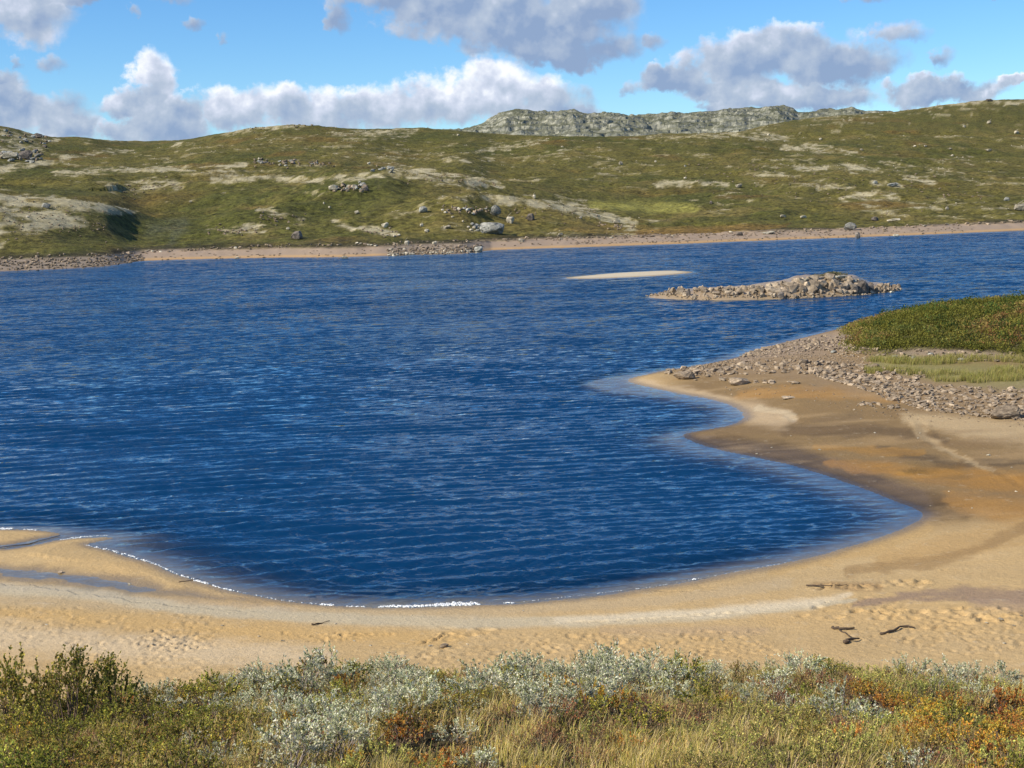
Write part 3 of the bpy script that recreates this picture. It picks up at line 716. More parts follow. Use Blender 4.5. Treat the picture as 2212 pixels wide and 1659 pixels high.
def rock_mat(name, c1, c2, lichen=(.36, .37, .30), lamt=.4, sc=2.0):
    m, t, out = new_mat(name)
    oi = t.add('ShaderNodeObjectInfo')
    pos = t.add('ShaderNodeNewGeometry').outputs['Position']
    a_, _ = t.noise(pos, sc, 5, .65); b_, _ = t.noise(pos, sc*3.3, 5, .7); c_, _ = t.noise(pos, sc*.5, 3, .6)
    base = t.mix(t.ss(a_, .35, .65), c1, c2)
    base = t.mix(t.m('MULTIPLY', t.ss(b_, .52, .64), lamt), base, lichen)
    vv = t.lin(oi.outputs['Random'], 0, 1, .6, 1.2)
    s_ = t.v('SCALE', base).node; t.put(s_.inputs['Scale'], t.m('MULTIPLY', vv, t.lin(c_, .3, .7, .8, 1.2)))
    principled(t, out, s_.outputs[0], .9, bump(t, t.m('ADD', a_, t.m('MULTIPLY', b_, .5)), .12/sc*2, .8), .25)
    return m
M_ROCK = rock_mat('grey_lichen_rock', (.20, .20, .18), (.36, .35, .30), sc=1.2)
M_PALE = rock_mat('pale_rock', (.36, .32, .24), (.54, .48, .36), (.46, .44, .33), .3, sc=1.2)
M_SHORE = rock_mat('shore_rock', (.22, .165, .11), (.41, .32, .22), (.46, .38, .27), .3, sc=2.6)
M_TAN = rock_mat('tan_island_rock', (.23, .175, .12), (.42, .335, .235), (.44, .36, .26), .3, sc=1.0)
M_DARK = rock_mat('dark_rock', (.10, .085, .07), (.19, .16, .135), (.22, .2, .17), .3, sc=1.2)
def variants(base, cnt, seed, mat, **kw):
    out = []
    for k in range(cnt):
        me = rock_mesh(base, seed+k, **kw); me.materials.append(mat); out.append(me)
    return out
V_BOULD = variants('boulder', 6, 10, M_ROCK, n=22, blocky=.35, sub=True)
V_PALE = variants('boulder', 4, 30, M_PALE, n=20, blocky=.35, sub=True)
V_DARK = variants('boulder', 3, 40, M_DARK, n=20, blocky=.4, sub=True)
V_SH = variants('rock', 8, 50, M_SHORE, n=14, blocky=.55)
V_SHB = variants('rock', 4, 60, M_SHORE, n=22, blocky=.5, sub=True)
V_ISL = variants('rock', 8, 70, M_TAN, n=16, blocky=.6)
V_PSH = variants('rock', 4, 90, M_PALE, n=14, blocky=.4)
PXM = lambda r: r/FPX      # metres per photo unit at distance r

def put_rock(me, x, y, z, sx, sy, sz, rz, tilt=.15, parent=None, name='rock', rnd=random):
    o = bpy.data.objects.new(name, me); COL.objects.link(o)
    o.location = (x, y, z); o.scale = (sx, sy, sz)
    o.rotation_euler = (rnd.gauss(0, tilt), rnd.gauss(0, tilt), rz)
    if parent is not None: o.parent = parent
    return o
# boulders one can pick out on the hills: (x, y of foot, width, height, kind, label)
BO = [
 (1064,505,62,30,'r','largest boulder on the far hillside, long and pale topped with a deep shaded face'),
 (1070,466,26,26,'r','tall square boulder at the right end of the rocky ledge above the largest boulder'),
 (914,459,20,16,'r','lone rounded grey boulder on open grass left of the rocky ledge'),
 (832,491,17,14,'p','pale split boulder on the grass straight below the outcrop on the slope'),
 (1102,482,21,17,'p','pale boulder with upright cracks just right of the square boulder'),
 (1146,476,21,18,'d','dark leaning boulder on the green slope right of the cracked pale boulder'),
 (966,494,19,10,'p','low pale boulder on grass left of the largest boulder'),
 (911,489,10,7,'p','small pale stone on grass under the lone rounded grey boulder'),
 (922,502,13,8,'p','small pale stone low on the grass just above the rubble beach'),
 (879,530,13,12,'p','round white boulder at the left top of the rubble beach'),
 (939,528,12,10,'p','round white boulder at the middle top of the rubble beach'),
 (1126,523,16,8,'p','flat pale stone where grass meets beach right of the rubble'),
 (1034,545,22,15,'r','pointed rock at the right tip of the rubble beach at the waterline'),
 (1332,483,15,11,'p','pale boulder at the end of the long lichen ridge'),
 (1154,429,8,10,'p','small upright pale stone on the crest of the lichen ridge'),
 (1341,356,10,8,'p','small white stone alone high on the central slope'),
 (797,355,8,7,'p','tiny white stone above the grey outcrop on the left hill'),
 (771,461,12,7,'p','small pale stone on dark grass below the grey outcrop'),
 (745,560,16,6,'p','white stone standing in the water off the far sand beach'),
 (1211,509,11,8,'g','greenish pale stone at the edge of the grass over the central beach'),
 (642,516,30,20,'d','dark rounded boulder with a pale left cheek near the far beach'),
 (622,496,8,7,'p','small white stone just above the dark rounded boulder'),
 (720,412,22,16,'p','pale block at the left end of the grey outcrop'),
 (790,412,16,12,'d','dark block at the right end of the grey outcrop'),
 (20,344,44,17,'p','pale cliff block low on the rocky knoll at the left edge'),
 (56,343,34,20,'d','dark cliff block beside the pale one on the rocky knoll'),
 (80,298,24,11,'d','dark square outcrop on the skyline of the rocky knoll'),
 (100,449,20,12,'r','grey boulder on the lichen mound at the left edge'),
 (512,558,10,5,'p','white stone on the wet sand at the left of the far beach'),
 (1836,497,30,18,'r','broad pale green boulder sitting above the far right beach'),
 (1853,515,12,15,'d','dark upright rock at the waterline of the far right beach'),
 (1596,405,16,11,'p','white stone left of the lichen bands on the right slope'),
 (2136,327,14,7,'p','white stone on the upper right slope, the wider of its row'),
 (2196,289,13,7,'p','white stone nearest the right edge of the upper slope'),
 (2174,434,13,9,'r','grey stone near the right edge on the lower slope'),
 (2205,455,34,16,'p','large pale rock cut by the right edge of the photo'),
 (2046,453,9,7,'p','small white stone on the lower right slope between lichen streaks'),
 (1890,477,16,10,'d','dark flat rock above the far right beach'),
 (1930,478,30,7,'p','long low pale rock beside the dark flat rock'),
 (1936,511,15,5,'p','white stone in shallow water off the far right beach'),
 (1691,470,14,8,'p','yellowish pale stone on the meadow, left one of two'),
 (1735,471,16,7,'p','yellowish pale stone on the meadow, right one of two'),
 (1891,397,12,8,'r','grey stone at the left end of the thin lichen streak'),
 (1928,402,26,9,'r','grey slab at the right end of the thin lichen streak'),
 (1536,440,8,7,'d','small dark stone on the open green of the central slope'),
 (1598,509,16,9,'d','dark stone on the pink far beach below the meadow'),
 (1660,505,32,7,'p','long pale slab along the top of the pink far beach'),
 (2136,213,18,6,'d','dark slab on the top of the right skyline'),
]
pool = {'r': V_BOULD, 'p': V_PALE, 'd': V_DARK, 'g': V_PALE}
rb = random.Random(5)
for k, (px, py, w, h_, kd, lab) in enumerate(BO):
    c = cast(px, py, 300)
    if c is None: c = cast(px, py+6, 300)
    if c is None: continue
    s = PXM(math.hypot(c[0], c[1])); W_, H_ = w*s, h_*s
    me = rb.choice(pool[kd])
    o = put_rock(me, c[0], c[1], max(c[2], .0)+H_*.36, W_*1.05, max(W_*.7, H_*.9), H_*1.15, rb.uniform(-.3, .3), .08, name='boulder', rnd=rb)
    o['label'] = lab; o['category'] = 'boulder'
SMALL = [(2053,323,9,6),(2057,338,8,6),(1976,317,8,5),(1999,317,9,5),(1861,325,9,6),(2083,275,8,6),(2136,267,12,8),(1772,302,8,5),(1480,386,8,5),(700,441,6,6),(712,450,8,7),
 (1024,494,9,8),(1012,492,8,6),(1000,480,8,6),(1018,498,10,6),(836,510,8,6),(852,512,10,7),(862,509,8,6),(560,345,8,7),(978,470,7,6),(1254,472,10,6),(1290,466,8,5),(1660,292,7,5),(1416,350,6,5),(1480,360,7,5),(605,358,9,7),(1215,318,7,5),(990,293,7,5),(412,437,7,5),(60,470,9,6)]
for (px, py, w, h_) in SMALL:
    c = cast(px, py, 300)
    if c is None: continue
    s = PXM(math.hypot(c[0], c[1]))
    o = put_rock(rb.choice(V_PALE), c[0], c[1], c[2]+h_*s*.3, w*s, w*s*.8, h_*s, rb.uniform(0, 6), .1, name='boulder', rnd=rb)
    o['label'] = 'small pale stone dotted on the grassy hills across the lake'; o['category'] = 'boulder'; o['group'] = 'small stones on the hills'

# outcrops and stones of the far hills and far shore: children of the ground
cand = []
rr_ = random.Random(11)
def far_stone(px, py, w, h_, vs):
    c = cast(px, py, 300)
    if c is None or c[2] < -.2: return
    s = PXM(math.hypot(c[0], c[1]))
    cand.append((w, vs, c, s, w, h_))
def along(pts, n, jy, wl, hl, vs):
    P_ = np.array(pts, float)
    for k in range(n):
        x = rr_.uniform(P_[0, 0], P_[-1, 0]); y = np.interp(x, P_[:, 0], P_[:, 1])+rr_.gauss(0, jy)
        far_stone(x, y, rr_.uniform(*wl), rr_.uniform(*hl), vs)
MIXED = V_SH[:4]+V_PSH[:2]
along([(-20,572),(150,566),(250,560),(310,552)], 330, 6.5, (3.5, 10), (2.5, 6), V_SH[:5]+V_PSH[:1])
along([(-20,582),(150,577),(250,570),(300,562)], 70, 1.5, (4, 9), (3, 5), MIXED)
along([(835,545),(900,542),(1040,538)], 260, 5, (3.5, 10), (3, 6), V_SH[:4]+V_PSH[:2])
along([(835,551),(900,549),(1035,543)], 60, 1.0, (6, 11), (4, 7), V_PSH)
along([(310,545),(600,532),(830,528),(1100,518),(1500,508),(1850,495),(2212,480)], 330, 1.6, (4, 11), (2.5, 5), MIXED)
along([(1200,519),(1500,512),(1850,503),(2100,494)], 260, 4, (3, 7), (1.5, 3.5), V_SH)
along([(1060,530),(1500,521),(1850,511)], 90, 1.2, (3, 8), (2, 3.5), V_PSH)
along([(330,556),(830,546)], 60, 4, (4, 9), (1.5, 3), V_PSH)
along([(718,408),(790,404)], 40, 4, (6, 14), (5, 9), V_SH[:2]+V_BOULD[:3])
along([(548,352),(650,352)], 40, 4, (5, 12), (4, 8), V_BOULD[:3]+V_SH[:1])
along([(668,354),(722,355)], 16, 3, (5, 10), (4, 7), V_BOULD[:3]+V_PSH[:1])
along([(955,455),(1060,455)], 46, 4, (5, 11), (4, 9), V_PSH[:2]+V_SH[:2]+V_BOULD[:2])
along([(1020,492),(1045,490)], 6, 4, (8, 14), (5, 8), V_BOULD[:3])
along([(1290,485),(1370,492)], 26, 4, (4, 9), (3, 6), V_PSH)
along([(800,372),(850,366)], 14, 4, (6, 14), (4, 7), V_BOULD[:3])
along([(0,336),(100,336)], 40, 8, (6, 16), (5, 10), V_BOULD[:4]+V_DARK[:1])
along([(0,296),(110,305)], 26, 8, (5, 12), (3, 7), V_BOULD[:4])
along([(560,470),(660,480)], 26, 8, (4, 9), (3, 5), V_PSH[:2]+V_SH[:1]); along([(450,500),(570,500)], 30, 5, (4, 9), (3, 6), V_PSH[:2]+V_SH[:1])
along([(780,500),(860,505)], 20, 4, (4, 9), (3, 5), V_PSH[:2]+V_SH[:1]); along([(230,408),(400,404)], 30, 8, (4, 9), (2, 4), V_PSH[:2])
along([(0,470),(230,480)], 90, 22, (3, 8), (2, 4), V_PSH[:2]+V_SH[:1]); along([(1480,270),(1720,262)], 0, 4, (4, 9), (2, 4), V_PSH[:2])
along([(880,385),(1080,402)], 26, 6, (4, 8), (3, 5), V_PSH[:2]); along([(1100,455),(1300,470)], 30, 8, (3, 8), (2, 5), V_PSH[:2]+V_SH[:1])
along([(1480,380),(2150,420)], 120, 26, (3, 8), (2, 3.5), V_PSH[:3]); along([(530,278),(680,270)], 24, 4, (4, 8), (2, 4), V_PSH[:2]+V_SH[:1])
lichen_stones = []
li_i, li_j = np.nonzero((lm > .3) & (np.abs(azc)[None, :] < 21.5) & (il > 12) & (q < 4.3))
pick = RNG.choice(len(li_i), 3400, replace=False)
for i_, j_ in zip(li_i[pick], li_j[pick]):
    i2 = i_+nrow; r_ = R[i2]; lichen_stones.append((1, V_PSH+V_SH[:3], (X[i2, j_], Y[i2, j_], Z[i2, j_]), r_/FPX, rr_.uniform(1.4, 5.0), rr_.uniform(.8, 2.2)))
cand.sort(key=lambda q_: -q_[0])
def merge_rocks(lst, name, mat, parent, rnd):
    V = []; F = []; off = 0
    for (_, vs, c, s, w, h_) in lst:
        me = rnd.choice(vs)
        v = np.empty(len(me.vertices)*3, np.float32); me.vertices.foreach_get('co', v); v = v.reshape(-1, 3)
        if len(v) > 40: me = rnd.choice(V_SH); v = np.empty(len(me.vertices)*3, np.float32); me.vertices.foreach_get('co', v); v = v.reshape(-1, 3)
        me.calc_loop_triangles(); f = np.empty(len(me.loop_triangles)*3, np.int32); me.loop_triangles.foreach_get('vertices', f)
        a_ = rnd.uniform(0, 6.28); ca, sa = math.cos(a_), math.sin(a_)
        v = v*np.array([w*s, w*s*.8, h_*s]); v = np.c_[v[:, 0]*ca-v[:, 1]*sa, v[:, 0]*sa+v[:, 1]*ca, v[:, 2]]+np.array([c[0], c[1], c[2]+h_*s*.25])
        V.append(v); F.append(f.reshape(-1, 3)+off); off += len(v)
    me = mesh_np(name, np.concatenate(V), tris=np.concatenate(F), smooth=False); me.materials.append(mat)
    return link(name, me, parent, kind='stuff')
for (_, vs, c, s, w, h_) in cand[:300]:
    put_rock(rr_.choice(vs), c[0], c[1], c[2]+h_*s*.22, w*s*1.1, w*s*.9, h_*s*1.1, rr_.uniform(0, 6.28), .15, ground, 'rock', rr_)
merge_rocks(cand[300:], 'rubble', M_SHORE, ground, rr_)
merge_rocks(lichen_stones, 'hill_stones', M_PALE, ground, rr_)

# stony point on the right
point = link('stony_point', None, kind='structure'); point.location = (*unproj(1900, 800, .5), .5)
point.empty_display_size = 1
bpy.context.view_layer.update()
PL = Vector(point.location)
cand = []
def pt_stone(px, py, w, h_, vs, rnd):
    c = cast(px, py, 60, 200)
    if c is None or c[2] < 0.02: return
    s = PXM(math.hypot(c[0], c[1])); cand.append((w*s, vs, c, s, w, h_))
rp = random.Random(21)
def band(pts, n, wl, hl, vs, pw=2.2):
    P_ = np.array(pts, float)
    for k in range(n):
        x = rp.uniform(P_[0, 0], P_[-1, 0]); y = np.interp(x, P_[:, 0], P_[:, 1]); jw = np.interp(x, P_[:, 0], P_[:, 2])
        y += rp.uniform(-jw, jw); w = wl[0]+(wl[1]-wl[0])*rp.random()**pw; w *= (1.5 if rp.random() < .03 else 1)
        pt_stone(x, y, w, w*rp.uniform(*hl), vs, rp)
band([(1440,805,5),(1560,800,12),(1700,792,14),(1850,800,14),(2000,820,14)], 620, (4, 20), (.35, .7), V_SH)
band([(1600,768,4),(1700,752,12),(1780,742,16),(1850,748,14)], 1000, (3, 12), (.35, .65), V_SH, 2.6)
band([(1760,806,8),(1850,822,14),(1920,845,20),(2000,860,28),(2212,875,36),(2500,900,40)], 3300, (3, 19), (.3, .55), V_SH, 3.0)
band([(1480,800,6),(1600,785,12),(1750,778,16),(1880,790,16)], 1500, (2, 7), (.35, .6), V_SH, 2.0)
band([(1560,845,8),(1760,850,20),(1900,890,14),(2300,915,14)], 260, (2, 6), (.35, .6), V_SH, 2.5)
band([(1800,760,10),(2000,768,10),(2500,780,10)], 320, (4, 16), (.4, .7), V_SH[:5]+V_BOULD[:2])
band([(1500,818,5),(1720,828,4)], 26, (8, 26), (.22, .4), V_SH)
band([(1850,870,4),(1960,885,8)], 40, (5, 16), (.3, .6), V_SH)
cand.sort(key=lambda q_: -q_[0])
for (_, vs, c, s, w, h_) in cand[:300]:
    o = put_rock(rp.choice(vs), c[0]-PL.x, c[1]-PL.y, c[2]+h_*s*.2-PL.z, w*s, w*s*rp.uniform(.7, 1.1), h_*s, rp.uniform(0, 6.28), .14, point, 'rock', rp)
q_ = merge_rocks(cand[300:], 'rubble', M_SHORE, point, rp); q_.location = -PL
# large single rocks on the point
for (px, py, w, h_, lab) in [(1478,820,58,21,'broad flat-topped rock at the tip end of the sandy point'),(1598,832,50,18,'brown block with a dark right face on the sand of the point'),
    (2172,905,84,32,'big tilted slab with a black shaded end at the foot of the stones'),(1530,815,14,9,'small brown rock between the two big rocks of the point'),
    (1705,862,34,6,'thin yellow slab lying on the sand below the stones')]:
    c = cast(px, py, 60, 200); s = PXM(math.hypot(c[0], c[1]))
    me = rp.choice(V_SHB)
    o = put_rock(me, c[0], c[1]+w*s*.2, c[2]+h_*s*.32, w*s, w*s*.7, h_*s*1.15, rp.uniform(-.2, .2), .07, None, 'rock', rp)
    o['label'] = lab; o['category'] = 'rock'
# loose pale stones on sand
LS = [(1770,972,9,'white stone on the dark wet flat nearest the small bay'),(1635,981,8,'white stone at the edge of the wet flat just above the water'),(1667,967,5,None),(2136,984,12,'long white stone on the flat near the right edge'),
 (1890,935,6,None),(1983,947,6,None),(1860,905,5,None),(2100,1098,6,None),(2010,1093,5,None),(1987,936,5,None),(1708,942,6,None),(2185,1010,6,None),(2195,1062,7,None),(2050,1062,5,None),
 (130,1238,17,'brown stone lying in the shallow pool at the left'),(280,1262,9,'small pale stone beyond the shallow pool'),(725,1348,9,None),(2162,1338,14,'pale stone pair on the beach by the right edge, larger one'),(2130,1346,10,None),(2190,1352,9,None),(2205,1330,9,None),
 (960,1397,26,'grey stone half buried in sand above the middle shrubs'),(930,1396,12,'small cream stone touching the grey half buried stone'),(1560,1383,9,'pale pebble on sand over the right shrubs'),(2170,1390,10,None),
 (765,1385,7,None),(800,1395,8,None),(840,1410,10,None),(690,1400,8,None),(560,1375,9,None),(1010,1392,8,None),(1440,1420,9,None),(330,1392,9,None),(100,1350,9,None),(480,1352,9,None),(610,1385,10,None),(890,1330,6,None),(1130,1320,6,None)]
for (px, py, w, lab) in LS:
    c = cast(px, py, 36, 200)
    if c is None: continue
    s = PXM(math.hypot(c[0], c[1])); me = rp.choice(V_PSH)
    if w in (17, 26): me = rp.choice(V_SHB)
    o = put_rock(me, c[0], c[1], c[2]+w*s*.1, w*s, w*s*.7, w*s*.45, rp.uniform(-.5, .5), .1, None, 'stone', rp)
    o['category'] = 'stone'
    if lab: o['label'] = lab
    else: o['label'] = 'small pale pebble lying loose on the sand near the water'; o['group'] = 'loose pebbles on the sand'

# rocky island
ibm = unproj(1680, 640)
isl_bm = bmesh.new()
island = link('rocky_island', None, kind='structure'); island.location = (ibm[0], ibm[1], 0)
IL = Vector(island.location)
ri = random.Random(33)
TOPL = [(1392,638),(1430,628),(1470,622),(1500,616),(1560,610),(1640,606),(1700,602),(1728,600),(1760,604),(1850,606),(1870,600),(1900,604),(1945,614)]
def isl(px, dist, w, h_, vs, dd=.9, tilt=.15, rz=None, zoff=.28, lst=None):
    """w, h in photo units at the island; dist in metres behind its front waterline"""
    base = unproj(px, np.interp(px, [1392, 1500, 1700, 1870, 1950], [641, 648.5, 646, 637, 627])); r0 = math.hypot(*base)
    p_ = base/r0*(r0+dist); s = PXM(r0+dist); z = max(float(gz(p_[:1], p_[1:2])[0]), -.1)
    if lst is not None: lst.append((w, vs, (p_[0], p_[1], z), s, w, h_)); return
    put_rock(ri.choice(vs), p_[0]-IL.x, p_[1]-IL.y, z+h_*s*zoff, w*s, w*s*dd, h_*s, ri.uniform(0, 6.28) if rz is None else rz, tilt, island, 'rock', ri)
for k in range(44):      # craggy core of upright blocks
    px = ri.uniform(1655, 1860); d_ = ri.uniform(1.8, 4.4)
    isl(px, d_, ri.uniform(14, 34), ri.uniform(18, 34), V_ISL, .8, .06, ri.uniform(-.3, .3), .12)
for (px, d_, w, h_, v) in [(1740,4.2,24,20,V_PALE),(1765,4.4,22,13,V_BOULD),(1790,4.8,26,12,V_BOULD),(1815,5,30,12,V_BOULD),(1725,3.8,20,13,V_ISL),(1840,4.5,28,12,V_BOULD),(1862,1.9,36,40,V_DARK),(1878,2.4,26,26,V_DARK),(1846,1.4,20,32,V_DARK),(1700,3.2,24,16,V_ISL),(1470,1.6,22,24,V_ISL),(1487,1.6,12,20,V_DARK),(1520,3,24,15,V_ISL),(1687,1.0,20,20,V_DARK),(1640,2.4,26,18,V_ISL),(1570,2.5,26,14,V_ISL)]:  # dark rock colour stands in for the shaded right side and crevices
    isl(px, d_, w, h_, v, .9, .1, ri.uniform(-.2, .2), .2)
for k in range(150):
    px = ri.triangular(1396, 1945, 1560); isl(px, ri.uniform(.6, 6.0), ri.uniform(8, 20), ri.uniform(7, 14), V_ISL, .9, .25)
for k in range(60):
    px = ri.uniform(1396, 1948); isl(px, ri.uniform(.2, 1.6), ri.uniform(5, 11), ri.uniform(4, 8), V_ISL+V_PSH[:1], .9, .25)
rest = []
for k in range(420):
    px = ri.uniform(1396, 1948); isl(px, ri.uniform(-.2, 8)*ri.random(), ri.uniform(3, 8), ri.uniform(2.5, 6), V_SH, lst=rest)
for k in range(40): isl(ri.uniform(1880, 1942), ri.uniform(.5, 5), ri.uniform(7, 14), ri.uniform(6, 11), V_SH, lst=rest)
q_ = merge_rocks(rest, 'rubble', M_TAN, island, ri); q_.location = -IL
isl(1926, -1.6, 13, 7, V_PSH)
# ---------------------------------------------------------------- foam along the waterline
def blob_strip(pts, w0, h0, seed, gap=0.0):
    w0 *= .5; h0 *= .6; gap = min(.95, gap+.2)
    r = random.Random(seed); V = []; F = []
    P_ = [unproj(*p) for p in pts]
    for a_, b_ in zip(P_[:-1], P_[1:]):
        L = float(np.hypot(*(b_-a_))); n = max(1, int(L/(w0*.3)))
        for k in range(n):
            if r.random() < gap: continue
            q = a_+(b_-a_)*(k+r.random())/n+np.array([r.gauss(0, w0*.3), r.gauss(0, w0*.9)]); w = w0*.62*r.uniform(.4, 1.5); h_ = h0*.55*r.uniform(.4, 1.6)
            base = len(V); m_ = 7
            for j in range(m_):
                t_ = 2*math.pi*j/m_; k_ = r.uniform(.8, 1.2); V.append((q[0]+w*1.3*k_*math.cos(t_), q[1]+w*k_*math.sin(t_)*.8, -.01))
            for j in range(m_):
                t_ = 2*math.pi*j/m_; V.append((q[0]+w*.9*math.cos(t_), q[1]+w*.55*math.sin(t_), h_*.8))
            V.append((q[0], q[1], h_))
            for j in range(m_):
                j2 = (j+1) % m_; F += [(base+j, base+j2, base+m_+j2), (base+j, base+m_+j2, base+m_+j), (base+m_+j, base+m_+j2, base+2*m_)]
    return V, F
FV, FF = [], []
for k, (pts, w, h_, gp) in enumerate([
    ([(818,1310),(900,1309),(960,1307),(1036,1304)], .14, .07, 0), ([(940,1305),(1030,1302)], .14, .07, .1), ([(693,1305),(722,1307)], .10, .05, .1), ([(748,1310),(792,1311)], .09, .04, .3), ([(1088,1302),(1110,1302)], .08, .05, 0),
    ([(0,1142),(28,1142)], .13, .07, 0), ([(50,1144),(78,1145)], .10, .05, 0), ([(175,1175),(250,1191),(310,1209),(345,1222)], .11, .05, .6), ([(345,1222),(380,1239),(450,1261)], .08, .05, .65), ([(150,1161),(235,1156)], .07, .03, .5),
    ([(130,1166),(175,1161)], .07, .03, .4), ([(450,1261),(520,1279),(600,1295),(693,1305)], .06, .03, .75), ([(1110,1302),(1400,1269)], .035, .02, .85), ([(1400,1269),(1700,1215)], .03, .02, .93), ([(1497,1251),(1503,1251)], .12, .06, 0), ([(420,1253),(450,1261)], .1, .06, .3), ([(460,1266),(500,1275)], .08, .05, .5)]):
    V, F = blob_strip(pts, w, h_, 100+k, gp); o_ = len(FV); FV += V; FF += [tuple(i+o_ for i in f) for f in F]
fme = mesh_np('foam', FV, tris=FF, smooth=True)
m, t, out = new_mat('foam'); pf = principled(t, out, (.84, .86, .87, 1), .8, None, .2)
fn, _ = t.noise(t.add('ShaderNodeNewGeometry').outputs['Position'], 14, 4, .7); t.put(pf.inputs['Alpha'], t.ss(fn, .36, .56)); fme.materials.append(m)
link('foam', fme, kind='stuff')

# ---------------------------------------------------------------- plants
def frame_of(d):
    d = d/np.linalg.norm(d, axis=-1, keepdims=True)
    up = np.where(np.abs(d[..., 2:3]) > .92, np.array([1.0, 0, 0]), np.array([0, 0, 1.0]))
    s = np.cross(d, up); s /= np.linalg.norm(s, axis=-1, keepdims=True); n = np.cross(s, d)
    return d, s, n
def leaves(base, d, L, Wd, rng, fold=.25):
    """4-point folded leaves"""
    d, s, n = frame_of(d); a_ = rng.normal(0, .75, len(d))[:, None]
    s2 = s*np.cos(a_)+n*np.sin(a_); n2 = np.cross(s2, d)
    L = L[:, None]; Wd = Wd[:, None]
    p0 = base; p2 = base+d*L+n2*L*.15; m_ = base+d*L*.5
    p1 = m_+s2*Wd*.5+n2*Wd*fold; p3 = m_-s2*Wd*.5+n2*Wd*fold
    V = np.stack([p0, p1, p2, p3], 1).reshape(-1, 3)
    F = np.arange(len(V)).reshape(-1, 4)
    return V, F
def tubes(A, B, ra, rb_):
    d, s, n = frame_of(B-A)
    V = []
    for p_, r_ in ((A, ra), (B, rb_)):
        for k in range(3):
            t_ = 2.094*k; V.append(p_+(s*math.cos(t_)+n*math.sin(t_))*r_[:, None])
    V = np.stack(V, 1).reshape(-1, 3); b_ = np.arange(len(A))[:, None]*6
    F = np.concatenate([b_+np.array([[k, (k+1) % 3, 3+(k+1) % 3, 3+k]]) for k in range(3)])
    return V, F
def make_shrub(seed, H, Rd, nst, ntw, nlf, L, Wd, pal, upright=.6, low=.35, droop=0.0):
    """returns leaf mesh arrays and stem mesh arrays; stems fork into twigs that carry the leaves"""
    rng = np.random.default_rng(seed)
    th = rng.uniform(0, 6.28, nst); rr = np.sqrt(rng.uniform(0, 1, nst))*Rd
    tipx, tipy = rr*np.cos(th), rr*np.sin(th)
    tz = H*(1-.45*(rr/Rd)**2)*rng.uniform(.65, 1.05, nst)
    base = np.c_[tipx*.25, tipy*.25, np.zeros(nst)-.03]; tip = np.c_[tipx, tipy, tz]
    midp = base*.45+tip*.55+rng.normal(0, .03, (nst, 3))*[1, 1, .3]
    sv = [tubes(base, midp, np.full(nst, .007), np.full(nst, .0045)), tubes(midp, tip, np.full(nst, .0045), np.full(nst, .0015))]
    # twigs
    k = np.repeat(np.arange(nst), ntw); t_ = rng.uniform(.2, 1.0, len(k))[:, None]
    st = midp[k]*(1-t_)+tip[k]*t_
    outd = np.c_[tipx[k]+rng.normal(0, Rd*.5, len(k)), tipy[k]+rng.normal(0, Rd*.5, len(k)), np.abs(rng.normal(upright, .35, len(k)))*Rd*1.6]
    outd /= np.linalg.norm(outd, axis=1, keepdims=True); tl = rng.uniform(.06, .14, len(k))[:, None]*(H/.4)**.6
    te = st+outd*tl
    sv.append(tubes(st, te, np.full(len(k), .0022), np.full(len(k), .0009)))
    SV = []; SF = []; o_ = 0
    for v, f in sv: SV.append(v); SF.append(f+o_); o_ += len(v)
    j = np.repeat(np.arange(len(k)), nlf); u_ = rng.uniform(.05, 1.05, len(j))[:, None]
    lb = st[j]*(1-u_)+te[j]*u_
    ld = outd[j]*.8+rng.normal(0, .62, (len(j), 3)); ld[:, 2] += .25-droop
    ls = rng.uniform(.6, 1.15, len(j))*(1.1-.35*(lb[:, 2] < H*low))
    LV, LF = leaves(lb, ld, L*ls, Wd*ls, rng)
    pal = np.array(pal); ci = rng.choice(len(pal), len(j), p=None)
    c = pal[ci]*rng.uniform(.75, 1.25, (len(j), 1))
    tw = rng.uniform(.8, 1.2, len(k))[j][:, None]; c = c*tw
    return (LV, LF, np.repeat(c, 4, 0)), (np.concatenate(SV), np.concatenate(SF))
def leaf_mat(name, hue=.03, val=.25, transl=.3, rough=.6):
    m, t, out = new_mat(name)
    oi = t.add('ShaderNodeObjectInfo'); ac = attr(t, 'leafcol').outputs['Color']
    h_ = t.add('ShaderNodeHueSaturation'); t.put(h_.inputs['Hue'], t.lin(oi.outputs['Random'], 0, 1, .5-hue, .5+hue))
    r2_ = t.m('FRACT', t.m('MULTIPLY', oi.outputs['Random'], 7.31)); t.put(h_.inputs['Value'], t.lin(r2_, 0, 1, 1-val, 1+val)); t.put(h_.inputs['Color'], ac)
    p = t.add('ShaderNodeBsdfPrincipled'); t.put(p.inputs['Base Color'], h_.outputs[0]); p.inputs['Roughness'].default_value = rough; p.inputs['Specular IOR Level'].default_value = .12
    tl = t.add('ShaderNodeBsdfTranslucent'); t.put(tl.inputs[0], h_.outputs[0])
    mx = t.add('ShaderNodeMixShader'); mx.inputs[0].default_value = transl; t.l.new(p.outputs[0], mx.inputs[1]); t.l.new(tl.outputs[0], mx.inputs[2])
    t.l.new(mx.outputs[0], out.inputs[0]); return m
M_LEAF = leaf_mat('shrub_leaf', .03, .25, .42, .75); M_WILL = leaf_mat('willow_leaf', .012, .18, .35, .8); M_GRASS = leaf_mat('grass_blade', .02, .2, .45, .8)
m, t, M_out = new_mat('twig_bark'); principled(t, M_out, (.13, .09, .07, 1), .85, None, .2); M_TWIG = m
m, t, M_out = new_mat('grey_twig_bark'); principled(t, M_out, (.24, .20, .18, 1), .85, None, .2); M_GTWIG = m
